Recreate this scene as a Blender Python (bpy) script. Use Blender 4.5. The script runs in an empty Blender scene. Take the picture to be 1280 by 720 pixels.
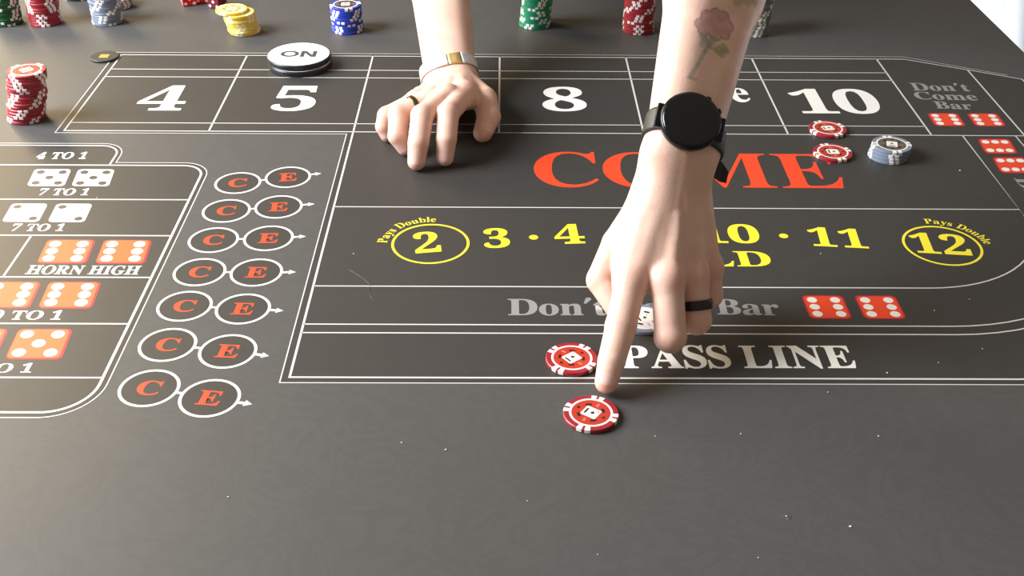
import bpy, bmesh, math, random, json
import numpy as np
from mathutils import Vector, Matrix

random.seed(7)
S = bpy.context.scene
C = S.collection

# ------------------------------------------------------------------ camera
PITCH, YAW, ROLL = math.radians(32.9744), math.radians(0.5655), math.radians(0.5099)
FPX, CAM_H = 1429.61, 0.531
fw = Vector((math.sin(YAW)*math.cos(PITCH), math.cos(YAW)*math.cos(PITCH), -math.sin(PITCH)))
rt = Vector((math.cos(YAW), -math.sin(YAW), 0))
up = rt.cross(fw)
rt, up = rt*math.cos(ROLL)+up*math.sin(ROLL), up*math.cos(ROLL)-rt*math.sin(ROLL)
cd = bpy.data.cameras.new('camera')
cam = bpy.data.objects.new('camera', cd); C.objects.link(cam)
cam.matrix_world = Matrix(((rt.x, up.x, -fw.x, 0), (rt.y, up.y, -fw.y, 0), (rt.z, up.z, -fw.z, CAM_H), (0, 0, 0, 1)))
cd.sensor_width = 36; cd.lens = FPX/1280*36; cd.clip_start = 0.02; cd.clip_end = 50
S.camera = cam

# ------------------------------------------------------------------ world and lights
W = bpy.data.worlds.new('room_light'); S.world = W; W.use_nodes = True
bg = W.node_tree.nodes['Background']
bg.inputs['Color'].default_value = (1.0, 0.84, 0.66, 1); bg.inputs['Strength'].default_value = 0.25

def area(name, loc, target, sx, sy, power, col):
    l = bpy.data.lights.new(name, 'AREA'); l.shape = 'RECTANGLE'; l.size = sx; l.size_y = sy
    l.energy = power; l.color = col
    o = bpy.data.objects.new(name, l); C.objects.link(o); o.location = loc
    o.rotation_euler = (Vector(target)-Vector(loc)).to_track_quat('-Z', 'Y').to_euler()
    return o
area('window_daylight', (-1.75, 0.95, 1.1), (-0.05, 0.9, 0.0), 1.15, 1.15, 118, (0.93, 0.97, 1.0))
area('back_window_daylight', (-1.75, 2.6, 0.95), (-0.5, 1.1, 0.0), 0.9, 0.9, 46, (1.0, 0.76, 0.44))
area('sheet_fill_light', (1.5, 1.2, -0.5), (1.2, 1.95, -0.3), 0.5, 0.6, 16, (0.86, 0.92, 1.0))  # added fill lamp below table height, brightens the white sheet

S.view_settings.view_transform = 'Standard'; S.view_settings.look = 'None'
S.view_settings.exposure = 0.15; S.view_settings.gamma = 1.0
S.view_settings.use_curve_mapping = False

# ------------------------------------------------------------------ helpers
def at(x, y, z=0.0):
    """table-frame point (mm) seen at photo pixel x, y when it lies z mm above the mat"""
    d = fw*FPX + rt*(x-640) - up*(y-360)
    t = (z/1000-CAM_H)/d.z
    return Vector((d.x*t*1000, d.y*t*1000, z))

MATS = {}
def mat(name, col, rough=0.5, metal=0.0, spec=0.5, noise=0.0, nscale=40, bump=0.0, trans=0.0, coat=0.0, sss=0.0):
    if name in MATS: return MATS[name]
    m = bpy.data.materials.new(name); m.use_nodes = True
    nt = m.node_tree; b = nt.nodes['Principled BSDF']
    b.inputs['Base Color'].default_value = (*col, 1); b.inputs['Roughness'].default_value = rough
    b.inputs['Metallic'].default_value = metal; b.inputs['Specular IOR Level'].default_value = spec
    b.inputs['Transmission Weight'].default_value = trans; b.inputs['Coat Weight'].default_value = coat
    if noise or bump:
        tc = nt.nodes.new('ShaderNodeTexCoord'); n = nt.nodes.new('ShaderNodeTexNoise')
        n.inputs['Scale'].default_value = nscale; n.inputs['Detail'].default_value = 4
        nt.links.new(tc.outputs['Object'], n.inputs['Vector'])
        if noise:
            r = nt.nodes.new('ShaderNodeMapRange')
            r.inputs['To Min'].default_value = 1-noise; r.inputs['To Max'].default_value = 1+noise
            mx = nt.nodes.new('ShaderNodeVectorMath'); mx.operation = 'SCALE'
            mx.inputs[0].default_value = col
            nt.links.new(n.outputs['Fac'], r.inputs['Value']); nt.links.new(r.outputs[0], mx.inputs['Scale'])
            nt.links.new(mx.outputs[0], b.inputs['Base Color'])
        if bump:
            bp = nt.nodes.new('ShaderNodeBump'); bp.inputs['Strength'].default_value = bump
            bp.inputs['Distance'].default_value = 0.0005
            nt.links.new(n.outputs['Fac'], bp.inputs['Height']); nt.links.new(bp.outputs[0], b.inputs['Normal'])
    MATS[name] = m
    return m

def link(name, me, m=None, parent=None):
    o = bpy.data.objects.new(name, me); C.objects.link(o)
    if m is not None:
        if not me.materials: me.materials.append(m)
    if parent is not None: o.parent = parent
    return o

def mesh(verts, faces, scale=0.001, smooth=False):
    me = bpy.data.meshes.new('m')
    me.from_pydata([(v[0]*scale, v[1]*scale, (v[2] if len(v) > 2 else 0)*scale) for v in verts], [], faces)
    if smooth: me.polygons.foreach_set('use_smooth', [True]*len(me.polygons))
    me.update()
    return me

def tag(o, label, cat=None, group=None, kind=None):
    if label: o['label'] = label
    if cat: o['category'] = cat
    if group: o['group'] = group
    if kind: o['kind'] = kind
    return o

def box_mesh(x0, x1, y0, y1, z0, z1, bev=0.0):
    bm = bmesh.new()
    bmesh.ops.create_cube(bm, size=1)
    for v in bm.verts:
        v.co = Vector((((x0+x1)/2+v.co.x*(x1-x0))/1000, ((y0+y1)/2+v.co.y*(y1-y0))/1000, ((z0+z1)/2+v.co.z*(z1-z0))/1000))
    if bev: bmesh.ops.bevel(bm, geom=bm.edges[:], offset=bev/1000, segments=3, affect='EDGES', profile=0.5)
    me = bpy.data.meshes.new('m'); bm.to_mesh(me); bm.free()
    return me

def lathe(profile, n=48, smooth=True):
    """profile: list of (r, z) in mm from axis to axis"""
    verts, faces, idx = [], [], []
    for r, z in profile:
        if r < 1e-6: idx.append([len(verts)]*n); verts.append((0, 0, z))
        else:
            idx.append(list(range(len(verts), len(verts)+n)))
            verts += [(r*math.cos(2*math.pi*k/n), r*math.sin(2*math.pi*k/n), z) for k in range(n)]
    for a, b in zip(idx, idx[1:]):
        for k in range(n):
            f = [a[k], a[(k+1) % n], b[(k+1) % n], b[k]]
            g = []
            for i in f:
                if i not in g: g.append(i)
            if len(g) > 2: faces.append(g)
    return mesh(verts, faces, smooth=smooth)

def fill(polys, z, scale=0.001, bold=0.0):
    """flat filled mesh from closed outlines (holes by nesting), mm"""
    cu = bpy.data.curves.new('c', 'CURVE'); cu.dimensions = '2D'; cu.fill_mode = 'BOTH'; cu.offset = bold*scale
    for p in polys:
        s = cu.splines.new('POLY'); s.points.add(len(p)-1); s.use_cyclic_u = True
        for q, (x, y) in zip(s.points, p): q.co = (x*scale, y*scale, 0, 1)
    o = bpy.data.objects.new('c', cu)
    me = bpy.data.meshes.new_from_object(o)
    bpy.data.objects.remove(o); bpy.data.curves.remove(cu)
    me.materials.clear()
    n = len(me.vertices); co = np.zeros(n*3); me.vertices.foreach_get('co', co)
    co = co.reshape(-1, 3); co[:, 2] = z*scale; me.vertices.foreach_set('co', co.ravel())
    # face up
    if len(me.polygons) and me.polygons[0].normal.z < 0: me.flip_normals()
    me.update()
    return me

def strip(pts, w, z, closed=False):
    """flat ribbon of width w along a polyline, mitred"""
    P = []
    for p in pts:
        q = Vector((p[0], p[1]))
        if not P or (q-P[-1]).length > 0.05: P.append(q)
    n = len(P); vs = []
    for i in range(n):
        a = P[i-1] if (i > 0 or closed) else None; b = P[(i+1) % n] if (i < n-1 or closed) else None
        d1 = (P[i]-a).normalized() if a is not None else None
        d2 = (b-P[i]).normalized() if b is not None else None
        if d1 is None: d1 = d2
        if d2 is None: d2 = d1
        n1 = Vector((-d1.y, d1.x)); n2 = Vector((-d2.y, d2.x)); m = (n1+n2)
        m = m.normalized() if m.length > 1e-6 else n1
        k = (w/2)/max(0.35, m.dot(n1))
        vs += [(P[i]+m*k).to_tuple()+(z,), (P[i]-m*k).to_tuple()+(z,)]
    fs = []
    for i in range(n if closed else n-1):
        j = (i+1) % n
        fs.append((2*i+1, 2*j+1, 2*j, 2*i))
    return mesh(vs, fs)

def arc(cx, cy, r, a0, a1, n=16):
    return [(cx+r*math.cos(math.radians(a0+(a1-a0)*k/n)), cy+r*math.sin(math.radians(a0+(a1-a0)*k/n))) for k in range(n+1)]

def round_rect(cx, cy, w, h, r, sk=0.0, n=5):
    pts = []
    for sx, sy, a in ((1, 1, 0), (-1, 1, 90), (-1, -1, 180), (1, -1, 270)):
        pts += arc(cx+sx*(w/2-r), cy+sy*(h/2-r), r, a, a+90, n)
    return [(x+sk*(y-cy), y) for x, y in pts]

GLYPHS = json.loads('''{"0":[[188,-7,150,-3,118,7,91,24,69,48,51,76,39,111,32,140,27,171,24,205,23,241,24,277,27,311,32,342,39,371,51,405,69,433,91,456,118,473,150,483,189,486,225,483,257,473,283,456,305,433,322,405,336,370,343,341,348,310,352,277,353,240,352,204,348,171,343,139,336,110,322,76,305,47,283,24,256,7,225,-3],[188,37,219,50,237,91,242,120,246,155,248,195,248,240,248,286,246,326,242,360,237,390,219,429,189,443,157,429,139,390,134,360,130,326,128,286,127,240,128,195,130,155,134,120,139,91,157,50]],"1":[[65,0,65,36,120,36,135,38,146,45,152,58,154,79,154,416,108,365,87,351,67,346,52,349,40,359,31,375,28,396,74,412,101,426,132,447,179,482,254,482,254,79,261,47,271,38,288,36,343,36,343,0]],"2":[[24,0,24,69,123,171,148,198,170,223,187,245,206,277,218,307,224,338,226,371,223,405,212,427,196,441,174,445,145,438,126,416,118,393,114,364,112,329,77,333,50,344,32,365,26,396,30,419,43,441,63,459,92,474,116,481,143,485,174,486,220,483,258,473,288,456,310,434,323,407,328,375,326,352,319,329,308,306,291,281,277,262,259,242,238,220,154,138,87,74,244,74,263,77,279,86,292,101,300,120,305,141,345,141,341,0]],"3":[[163,-7,132,-5,104,-2,81,5,53,18,34,35,23,54,19,74,23,96,36,113,54,123,76,126,82,89,99,62,125,46,158,40,180,42,199,49,216,61,230,79,238,105,241,139,234,174,214,202,194,216,168,224,137,227,95,227,95,269,140,269,178,275,204,296,220,327,225,367,221,400,211,424,193,440,169,445,148,441,133,430,122,413,116,391,111,341,75,345,47,356,30,374,24,401,34,434,62,461,91,475,128,483,173,486,217,483,255,474,286,458,309,436,323,409,328,377,324,348,315,323,298,301,277,283,253,267,225,256,252,249,279,238,305,222,326,201,340,174,345,138,341,101,329,70,312,44,288,25,261,10,230,1,197,-5]],"4":[[121,0,121,36,140,36,161,38,179,44,191,58,195,84,195,125,9,125,9,166,199,480,293,480,293,169,363,169,363,125,293,125,293,84,297,58,309,44,327,38,348,36,357,36,357,0],[56,169,195,169,195,287,196,351,199,416,189,394,174,366,158,338,146,319]],"5":[[165,-7,133,-5,106,-1,84,5,58,18,40,35,30,54,27,75,31,95,42,109,59,118,81,121,88,83,97,66,111,52,130,43,154,40,176,43,195,50,212,63,226,83,234,111,237,148,231,192,213,223,184,241,146,247,103,243,71,235,40,247,62,480,316,480,319,357,281,357,275,380,267,399,244,406,105,406,94,281,126,288,168,291,205,289,238,282,267,271,293,256,319,228,335,192,340,148,336,108,324,75,306,48,282,27,255,12,226,1,195,-5]],"6":[[197,-7,165,-4,136,4,109,18,86,37,67,62,51,93,42,120,35,151,32,184,30,222,32,258,35,293,42,325,51,356,63,384,77,409,94,432,114,450,137,466,163,477,191,484,222,486,261,484,291,476,313,464,329,449,338,431,340,412,336,393,322,376,298,364,260,360,256,400,243,434,232,443,216,447,180,435,152,401,142,375,134,345,128,309,125,269,161,286,186,292,218,294,256,290,288,278,315,258,336,230,348,196,352,155,349,121,342,90,330,62,313,38,291,19,264,5,233,-4],[199,38,222,44,239,64,248,85,253,113,255,148,253,181,247,208,238,228,219,247,193,253,174,251,154,243,125,221,127,176,131,138,137,106,147,81,170,48]],"7":[[111,0,289,406,113,406,86,398,74,372,70,338,30,338,33,480,353,480,353,447,168,0]],"8":[[183,-7,148,-5,118,1,91,11,60,31,38,57,25,88,20,122,27,162,47,193,67,211,91,227,119,242,94,259,74,276,57,296,41,327,36,364,39,395,50,423,70,449,99,469,125,478,156,484,191,486,235,483,271,471,299,453,318,429,330,401,334,369,328,333,310,305,292,289,270,274,244,260,280,240,309,220,330,199,349,166,355,127,350,88,335,55,310,29,285,13,256,2,222,-5],[203,283,224,298,239,317,247,340,250,370,243,407,234,423,222,436,206,444,187,447,163,442,145,426,134,402,130,372,135,341,149,318,172,300],[187,32,218,37,241,55,257,82,262,116,256,146,239,170,220,185,195,200,164,216,143,199,126,178,115,152,111,120,116,84,132,56,156,38]],"9":[[152,-7,116,-4,88,4,67,17,53,33,45,51,42,69,50,94,75,107,87,80,103,56,126,41,156,36,188,43,213,67,232,106,244,160,251,230,234,212,212,198,186,188,155,185,119,189,87,201,60,220,40,248,28,282,24,324,26,355,32,383,42,409,64,441,95,466,120,477,147,484,177,486,209,484,238,476,264,463,287,444,307,420,323,390,333,363,340,332,344,298,345,261,344,225,340,190,334,157,326,126,315,97,301,72,284,49,264,30,241,14,215,3,185,-4],[184,233,206,236,224,245,239,260,251,278,249,318,245,352,239,380,231,403,209,432,181,441,156,434,137,413,128,391,123,362,121,328,128,275,149,244]],"C":[[257,-11,224,-9,193,-3,164,6,137,20,105,43,78,71,56,104,43,132,34,162,28,194,26,228,28,262,34,294,43,323,56,351,79,384,106,412,139,435,166,448,195,458,226,464,259,465,292,463,328,454,367,440,388,435,408,443,419,465,437,465,437,308,420,308,403,347,381,380,356,407,328,427,298,439,265,443,222,435,187,409,163,365,149,304,144,226,149,153,165,97,192,56,230,32,278,24,305,26,331,33,358,45,383,61,407,81,428,106,447,89,418,53,384,25,345,5,303,-7]],"E":[[14,0,14,17,44,20,62,30,72,48,75,78,75,369,72,405,62,425,44,435,16,439,16,455,399,455,399,320,383,320,375,357,361,386,340,406,312,420,276,428,232,430,200,428,186,417,183,388,183,246,193,246,232,252,259,269,272,288,281,313,288,345,304,345,304,118,287,118,282,154,273,181,259,201,241,213,216,220,185,222,183,222,183,67,185,47,192,35,206,29,230,28,261,29,289,32,313,39,345,53,371,75,393,105,411,143,430,143,402,0]],"O":[[261,-11,228,-9,198,-3,169,7,142,21,117,38,94,58,75,81,58,106,45,134,35,163,29,195,28,228,29,260,35,292,45,321,58,349,75,374,95,397,117,417,143,434,170,448,200,458,232,464,265,466,298,464,328,458,357,448,384,435,409,418,431,399,451,376,467,351,481,323,490,293,496,261,498,228,496,195,490,163,481,134,467,106,450,81,430,58,408,38,383,21,355,7,325,-3,294,-9],[265,12,306,21,338,47,361,90,375,150,379,228,378,268,374,304,368,337,359,365,348,389,324,419,294,437,260,443,219,435,186,409,163,366,150,305,145,228,146,188,150,151,157,119,166,91,177,67,201,37,230,18]],"M":[[14,0,14,17,43,22,61,32,72,50,75,79,75,382,71,416,53,432,15,439,15,455,185,455,317,142,449,455,617,455,617,439,590,433,573,423,563,405,560,378,560,85,565,43,571,31,582,23,617,17,617,0,396,0,396,17,433,25,443,32,450,44,455,83,455,399,288,0,270,0,105,389,105,80,109,48,120,30,139,20,169,17,169,0]],"P":[[15,0,15,17,45,22,62,32,72,50,75,81,75,379,71,406,62,424,44,434,16,439,16,455,214,455,253,454,287,452,315,447,336,440,366,422,390,398,404,367,409,332,404,296,390,266,367,240,343,225,314,214,281,208,242,206,182,206,182,81,185,50,194,32,212,22,242,17,242,0],[182,230,201,230,244,235,272,253,287,283,292,329,288,375,275,406,252,425,216,431,189,424,182,398]],"A":[[-9,0,-9,18,9,21,24,30,36,47,49,75,206,466,224,465,384,87,399,55,411,34,425,22,443,18,443,0,229,0,229,18,270,25,283,46,273,81,253,132,103,132,79,71,76,59,75,48,87,26,124,18,128,18,128,0],[113,161,242,161,177,319]],"S":[[43,-11,43,158,62,158,75,113,91,77,111,50,136,30,164,19,197,15,231,20,257,36,273,60,279,89,273,117,255,140,225,160,163,191,127,210,99,231,77,253,62,276,53,302,50,332,54,370,67,403,88,429,115,449,148,462,185,466,229,461,282,448,291,446,300,445,313,450,320,466,339,466,339,319,322,319,310,354,293,385,272,410,248,429,222,441,194,445,163,440,140,426,125,406,120,380,124,356,137,336,159,319,189,303,253,273,290,253,317,233,337,211,350,188,357,162,359,133,354,93,339,58,314,29,281,8,254,-2,225,-8,192,-10,158,-8,126,1,98,9,85,12,69,7,61,-11]],"L":[[15,0,15,17,45,22,62,32,72,50,75,81,75,379,71,407,62,425,44,434,16,439,16,455,250,455,250,439,208,434,196,427,188,416,182,379,182,83,185,47,200,31,234,28,264,29,291,33,315,40,345,56,370,80,384,100,397,125,409,154,427,154,402,0]],"I":[[13,0,13,17,42,23,61,32,72,49,75,75,75,387,72,412,63,427,45,435,13,439,13,455,244,455,244,439,214,435,196,427,186,412,183,387,183,77,187,44,206,26,246,17,246,0]],"N":[[403,-11,107,350,107,79,110,49,119,31,136,21,167,17,167,0,18,0,18,17,54,23,71,41,76,79,76,388,36,433,18,439,18,455,156,455,391,169,391,377,386,414,369,431,331,439,331,455,480,455,480,439,450,434,433,425,425,407,422,377,422,-11]],"D":[[20,0,20,17,47,21,63,30,71,46,74,75,74,374,71,407,61,426,43,435,15,439,15,455,222,455,268,453,309,446,346,434,378,418,405,396,428,371,445,341,458,307,466,269,468,228,459,146,430,82,382,36,315,9,228,0],[222,24,262,30,295,47,319,75,333,104,343,139,349,181,351,229,345,303,330,360,305,401,269,425,223,433,202,431,190,423,184,409,182,385,182,72,184,48,190,34,202,27]],"B":[[16,0,16,17,45,22,62,32,72,51,75,82,75,369,73,394,69,412,62,425,51,433,15,439,15,455,220,455,284,451,333,439,368,418,389,388,396,351,389,313,369,283,335,261,287,247,334,235,371,217,397,194,413,165,418,132,413,93,397,61,371,35,345,19,314,9,278,2,238,0],[182,252,188,252,234,257,263,272,279,301,285,345,281,385,269,412,248,428,216,434,198,432,188,425,182,391],[222,24,259,30,283,49,293,69,299,95,301,128,298,162,290,188,277,208,258,221,231,228,197,231,182,231,182,65,184,46,190,33,202,26]],"T":[[92,0,92,17,123,21,142,31,152,50,156,81,156,433,149,433,116,430,88,420,65,403,47,380,35,352,29,318,11,318,11,455,410,455,410,317,394,317,385,359,368,391,343,415,310,429,269,433,263,433,263,81,267,49,276,30,296,21,328,17,328,0]],"R":[[15,0,15,17,45,22,62,32,72,50,75,81,75,379,71,406,62,424,44,434,16,439,16,455,217,455,264,453,305,448,339,439,367,426,395,403,412,372,417,334,411,296,392,265,360,241,315,224,432,50,452,26,478,17,480,17,480,0,338,0,201,212,182,212,182,81,185,50,194,32,212,22,242,17,242,0],[182,234,203,234,235,236,261,245,280,258,293,278,301,304,304,336,299,378,284,407,259,425,224,431,202,429,190,422,184,409,182,385]],"H":[[15,0,15,17,45,22,62,32,72,50,75,81,75,379,71,406,62,424,44,434,16,439,16,455,242,455,242,439,204,432,187,415,182,379,182,251,342,251,342,379,337,415,320,432,282,439,282,455,507,455,507,439,478,434,461,424,452,407,449,379,449,81,452,52,461,33,478,22,507,17,507,0,282,0,282,17,311,21,329,31,339,49,342,81,342,221,182,221,182,81,185,50,194,32,212,22,242,17,242,0]],"G":[[268,-10,233,-8,200,-3,170,7,141,19,108,42,80,70,57,103,44,131,35,161,29,194,28,229,29,263,35,295,44,324,57,352,80,385,107,413,139,435,166,448,195,458,225,464,257,465,293,463,330,454,369,441,388,436,406,443,419,465,437,465,437,308,420,308,409,334,397,357,382,379,357,406,329,426,299,439,267,443,224,435,189,409,165,366,151,305,146,228,147,188,151,151,158,119,168,91,180,67,206,37,238,19,275,13,308,16,328,27,339,45,343,71,343,128,339,154,329,170,309,179,275,182,275,198,500,198,500,182,473,179,457,171,449,155,446,128,446,29,411,15,375,4,340,-4,304,-9]],"F":[[15,0,15,17,45,23,62,34,72,53,75,84,75,375,71,405,61,423,43,433,14,439,14,455,394,455,394,320,377,320,369,357,355,385,336,406,310,420,288,426,261,430,230,431,200,429,186,421,182,398,182,247,190,247,229,253,256,270,269,289,278,314,284,347,302,347,302,118,285,118,279,154,269,181,257,200,229,218,189,224,182,224,182,81,188,43,196,31,210,24,229,19,257,17,257,0]],"i":[[101,362,81,366,65,376,54,393,50,412,54,432,65,449,81,460,101,463,120,460,137,449,147,432,151,412,147,393,136,376,120,366],[18,0,18,16,35,19,45,26,51,37,52,56,52,252,47,285,37,291,20,293,21,310,148,310,148,56,154,26,164,19,180,16,180,0]],"n":[[18,0,18,16,35,19,45,26,51,37,52,56,52,253,46,284,36,291,19,294,19,310,148,310,148,267,175,296,207,313,243,318,281,312,309,292,325,258,330,212,330,56,337,26,347,19,363,16,363,0,202,0,202,16,207,16,228,26,235,56,235,217,234,241,229,258,219,268,203,271,173,262,148,235,148,56,154,26,164,19,180,16,180,0]],"e":[[154,-10,117,-5,85,10,58,35,37,69,27,95,21,125,19,157,21,187,28,215,38,240,59,273,87,298,120,313,157,318,193,314,224,301,249,280,268,251,279,216,283,173,283,166,117,166,123,112,138,73,164,50,199,42,225,47,248,62,270,86,285,73,258,36,228,11,193,-5],[116,192,201,192,201,215,199,252,193,277,181,292,161,297,136,286,121,255,116,203]],"x":[[5,0,5,15,34,29,62,56,123,136,43,263,24,285,4,293,4,310,169,310,169,294,147,291,140,280,149,260,183,206,224,257,234,279,227,290,201,294,201,310,311,310,311,296,283,283,254,254,198,184,291,36,303,21,319,15,319,0,155,0,155,16,178,19,185,30,173,59,138,114,97,61,85,34,92,20,114,15,118,15,118,0]],"o":[[169,-10,140,-8,114,-1,90,11,60,37,38,70,27,96,21,124,19,154,21,184,27,213,38,239,60,272,90,297,114,309,140,316,168,318,209,313,245,298,275,273,298,240,308,214,315,185,317,154,315,123,308,94,298,69,275,36,245,11,210,-5],[169,11,193,18,209,39,217,81,220,154,218,206,214,245,208,271,192,292,169,299,144,292,128,271,122,245,118,206,117,154,120,82,128,39,144,18]],"t":[[124,-9,89,-4,66,10,53,36,48,71,48,279,20,279,20,300,46,324,68,347,88,369,112,398,129,424,144,424,144,310,208,310,208,279,144,279,144,82,149,51,168,40,189,49,206,75,222,66,205,33,182,9,155,-5]],"m":[[18,0,18,16,35,19,45,26,51,37,52,56,52,253,46,284,36,291,19,294,19,310,146,310,146,265,173,294,204,312,237,318,277,312,305,293,320,261,348,293,381,312,418,318,455,312,482,292,498,258,504,212,504,56,510,26,520,19,536,16,536,0,377,0,377,16,393,19,403,26,410,56,410,217,408,241,404,258,394,268,377,271,349,263,324,237,324,56,331,26,340,19,356,16,356,0,199,0,199,16,215,19,225,26,232,56,232,217,230,241,226,258,216,268,199,271,170,262,146,235,146,56,152,27,162,19,177,16,177,0]],"a":[[255,-10,216,1,200,35,168,11,133,-4,95,-9,64,-4,40,11,25,34,20,63,25,91,39,115,63,136,88,150,119,164,156,177,199,190,199,241,196,266,187,282,171,292,148,296,115,290,104,274,113,257,123,231,120,215,110,202,95,194,77,191,59,194,45,203,36,218,33,236,37,259,49,278,69,295,95,308,126,316,162,318,205,315,239,307,263,292,280,271,290,244,293,210,293,62,295,40,304,34,320,42,329,28,306,7,281,-6],[151,34,174,41,199,63,199,169,154,151,127,123,118,84,126,46]],"r":[[18,0,18,16,35,19,45,26,51,37,52,56,52,252,51,273,46,285,37,291,20,293,21,310,146,310,146,252,165,280,187,301,210,314,233,318,258,315,275,304,286,287,289,266,287,248,278,234,265,225,248,222,222,231,207,250,189,260,175,255,162,241,152,220,149,192,149,56,152,37,159,25,173,19,197,16,197,0]],"u":[[131,-10,91,-3,65,17,54,38,48,65,46,97,46,248,39,282,29,291,11,294,11,310,142,310,142,74,144,58,151,46,162,38,177,36,205,43,228,66,228,248,226,269,221,283,209,291,189,294,189,310,324,310,324,70,326,51,331,39,342,33,360,30,360,13,331,11,300,7,265,0,228,-10,228,40,209,19,186,3,160,-7]],"y":[[52,-140,29,-137,10,-125,-3,-107,-7,-84,-4,-67,5,-53,18,-43,36,-40,51,-42,64,-49,72,-61,75,-76,74,-81,74,-87,86,-99,99,-92,114,-74,129,-44,140,-5,36,251,25,275,15,287,-3,293,-5,293,-5,310,162,310,162,293,136,289,128,275,130,267,133,257,185,119,230,241,236,260,238,274,229,289,203,293,203,310,300,310,300,293,287,290,277,281,259,242,162,-24,145,-65,129,-96,113,-117,95,-131,76,-138]],"s":[[151,-10,122,-6,87,6,73,9,60,4,51,-9,36,-9,36,105,53,105,66,68,87,39,112,21,140,15,162,18,179,27,189,40,192,58,183,84,156,105,107,130,76,148,54,169,41,193,37,220,44,259,65,291,86,306,111,316,141,319,166,316,199,308,206,306,213,305,223,308,230,319,244,319,244,222,228,222,215,254,196,277,174,291,149,296,130,294,116,286,108,274,105,259,107,244,115,232,146,212,191,189,221,172,241,151,253,127,257,95,254,65,244,39,228,18,206,2,181,-7]],"b":[[43,-11,43,388,41,414,37,428,26,436,8,439,8,455,138,455,138,279,162,301,190,314,221,318,254,313,284,299,308,276,326,245,335,221,340,195,342,166,340,133,333,103,323,75,308,51,291,30,270,13,246,0,220,-8,192,-10,162,-6,133,7,105,28,53,-11],[183,14,213,23,232,49,239,77,244,114,245,160,244,197,239,228,231,251,212,273,184,280,169,277,155,270,144,257,138,242,138,69,149,28]],"l":[[18,0,18,16,35,19,45,26,51,37,52,56,52,398,47,429,38,436,20,439,20,455,148,455,148,56,154,26,164,19,180,16,180,0]],"quote":[[64,0,64,480,339,480,339,0],[98,34,306,34,306,445,98,445]]}''')
CAP = 455.0
GLYPHS["'"] = [[40, 330, 75, 470, 95, 490, 130, 495, 155, 475, 155, 445, 130, 405, 70, 330]]
GLYPHS['.'] = [[int(90+60*math.cos(k*math.pi/10)), int(200+60*math.sin(k*math.pi/10))] for k in range(20)]
GLYPHS['.'] = [[c for p in GLYPHS['.'] for c in p]]
def gl_box(c):
    xs = [x for p in GLYPHS[c] for x in p[0::2]]
    return min(xs), max(xs)
def text_polys(s, gap=30, space=190):
    """outlines of a word in font units, starting at x = 0"""
    out, x = [], 0
    for c in s:
        if c == ' ': x += space; continue
        a, b = gl_box(c)
        for p in GLYPHS[c]: out.append([(px-a+x, py) for px, py in zip(p[0::2], p[1::2])])
        x += b-a+gap
    return out, x-gap

# ------------------------------------------------------------------ setting: floor, table, mat, curtain
tag(link('floor', box_mesh(-3000, 3000, -1500, 4500, -790, -760), mat('floor_wood', (0.23, 0.15, 0.10), 0.55, noise=0.3, nscale=6)), None, kind='structure')
bpy.data.objects['floor']['label'] = 'brown floor under the table'

tbl = bpy.data.objects.new('gaming_table', None); C.objects.link(tbl); tbl.location = (-0.3, 0.95, -0.76)
tag(tbl, 'dark table carrying the printed craps mat', 'table')
def in_tbl(o):
    o.parent = tbl; o.matrix_parent_inverse = Matrix.Translation((0.3, -0.95, 0.76)); return o
wood = mat('table_wood', (0.03, 0.026, 0.024), 0.5, noise=0.2)
in_tbl(link('tabletop', box_mesh(-1262, 655, 292, 1628, -32, -3.2, 2), wood))
for lx in (-1180, 580):
    for ly in (370, 1550):
        in_tbl(link('leg', box_mesh(lx-32, lx+32, ly-32, ly+32, -760, -33, 3), wood))
in_tbl(link('apron', box_mesh(-1180, 580, 1530, 1552, -130, -33, 1), wood))
in_tbl(link('apron', box_mesh(-1180, 580, 368, 390, -130, -33, 1), wood))

# mat material: charcoal rubber cloth with a faint damask scroll print
mm = bpy.data.materials.new('mat_cloth'); mm.use_nodes = True; nt = mm.node_tree; N = nt.nodes; L = nt.links
b = N['Principled BSDF']; b.inputs['Roughness'].default_value = 0.5; b.inputs['Specular IOR Level'].default_value = 0.36
tc = N.new('ShaderNodeTexCoord')
nz = N.new('ShaderNodeTexNoise'); nz.inputs['Scale'].default_value = 13; nz.inputs['Detail'].default_value = 2.5; nz.inputs['Distortion'].default_value = 3.2
L.new(tc.outputs['Object'], nz.inputs['Vector'])
mu = N.new('ShaderNodeMath'); mu.operation = 'MULTIPLY'; mu.inputs[1].default_value = 34; L.new(nz.outputs['Fac'], mu.inputs[0])
si = N.new('ShaderNodeMath'); si.operation = 'SINE'; L.new(mu.outputs[0], si.inputs[0])
n2 = N.new('ShaderNodeTexNoise'); n2.inputs['Scale'].default_value = 9; n2.inputs['Detail'].default_value = 1
L.new(tc.outputs['Object'], n2.inputs['Vector'])
ml = N.new('ShaderNodeMath'); ml.operation = 'MULTIPLY'; L.new(si.outputs[0], ml.inputs[0]); L.new(n2.outputs['Fac'], ml.inputs[1])
rg = N.new('ShaderNodeMapRange'); rg.inputs['From Min'].default_value = -0.4; rg.inputs['From Max'].default_value = 0.4
L.new(ml.outputs[0], rg.inputs['Value'])
cr = N.new('ShaderNodeMix'); cr.data_type = 'RGBA'
cr.inputs[6].default_value = (0.0655, 0.0645, 0.0635, 1); cr.inputs[7].default_value = (0.070, 0.069, 0.068, 1)
L.new(rg.outputs[0], cr.inputs['Factor']); L.new(cr.outputs[2], b.inputs['Base Color'])
n3 = N.new('ShaderNodeTexNoise'); n3.inputs['Scale'].default_value = 900; L.new(tc.outputs['Object'], n3.inputs['Vector'])
bp = N.new('ShaderNodeBump'); bp.inputs['Strength'].default_value = 0.12; bp.inputs['Distance'].default_value = 0.0004
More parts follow.
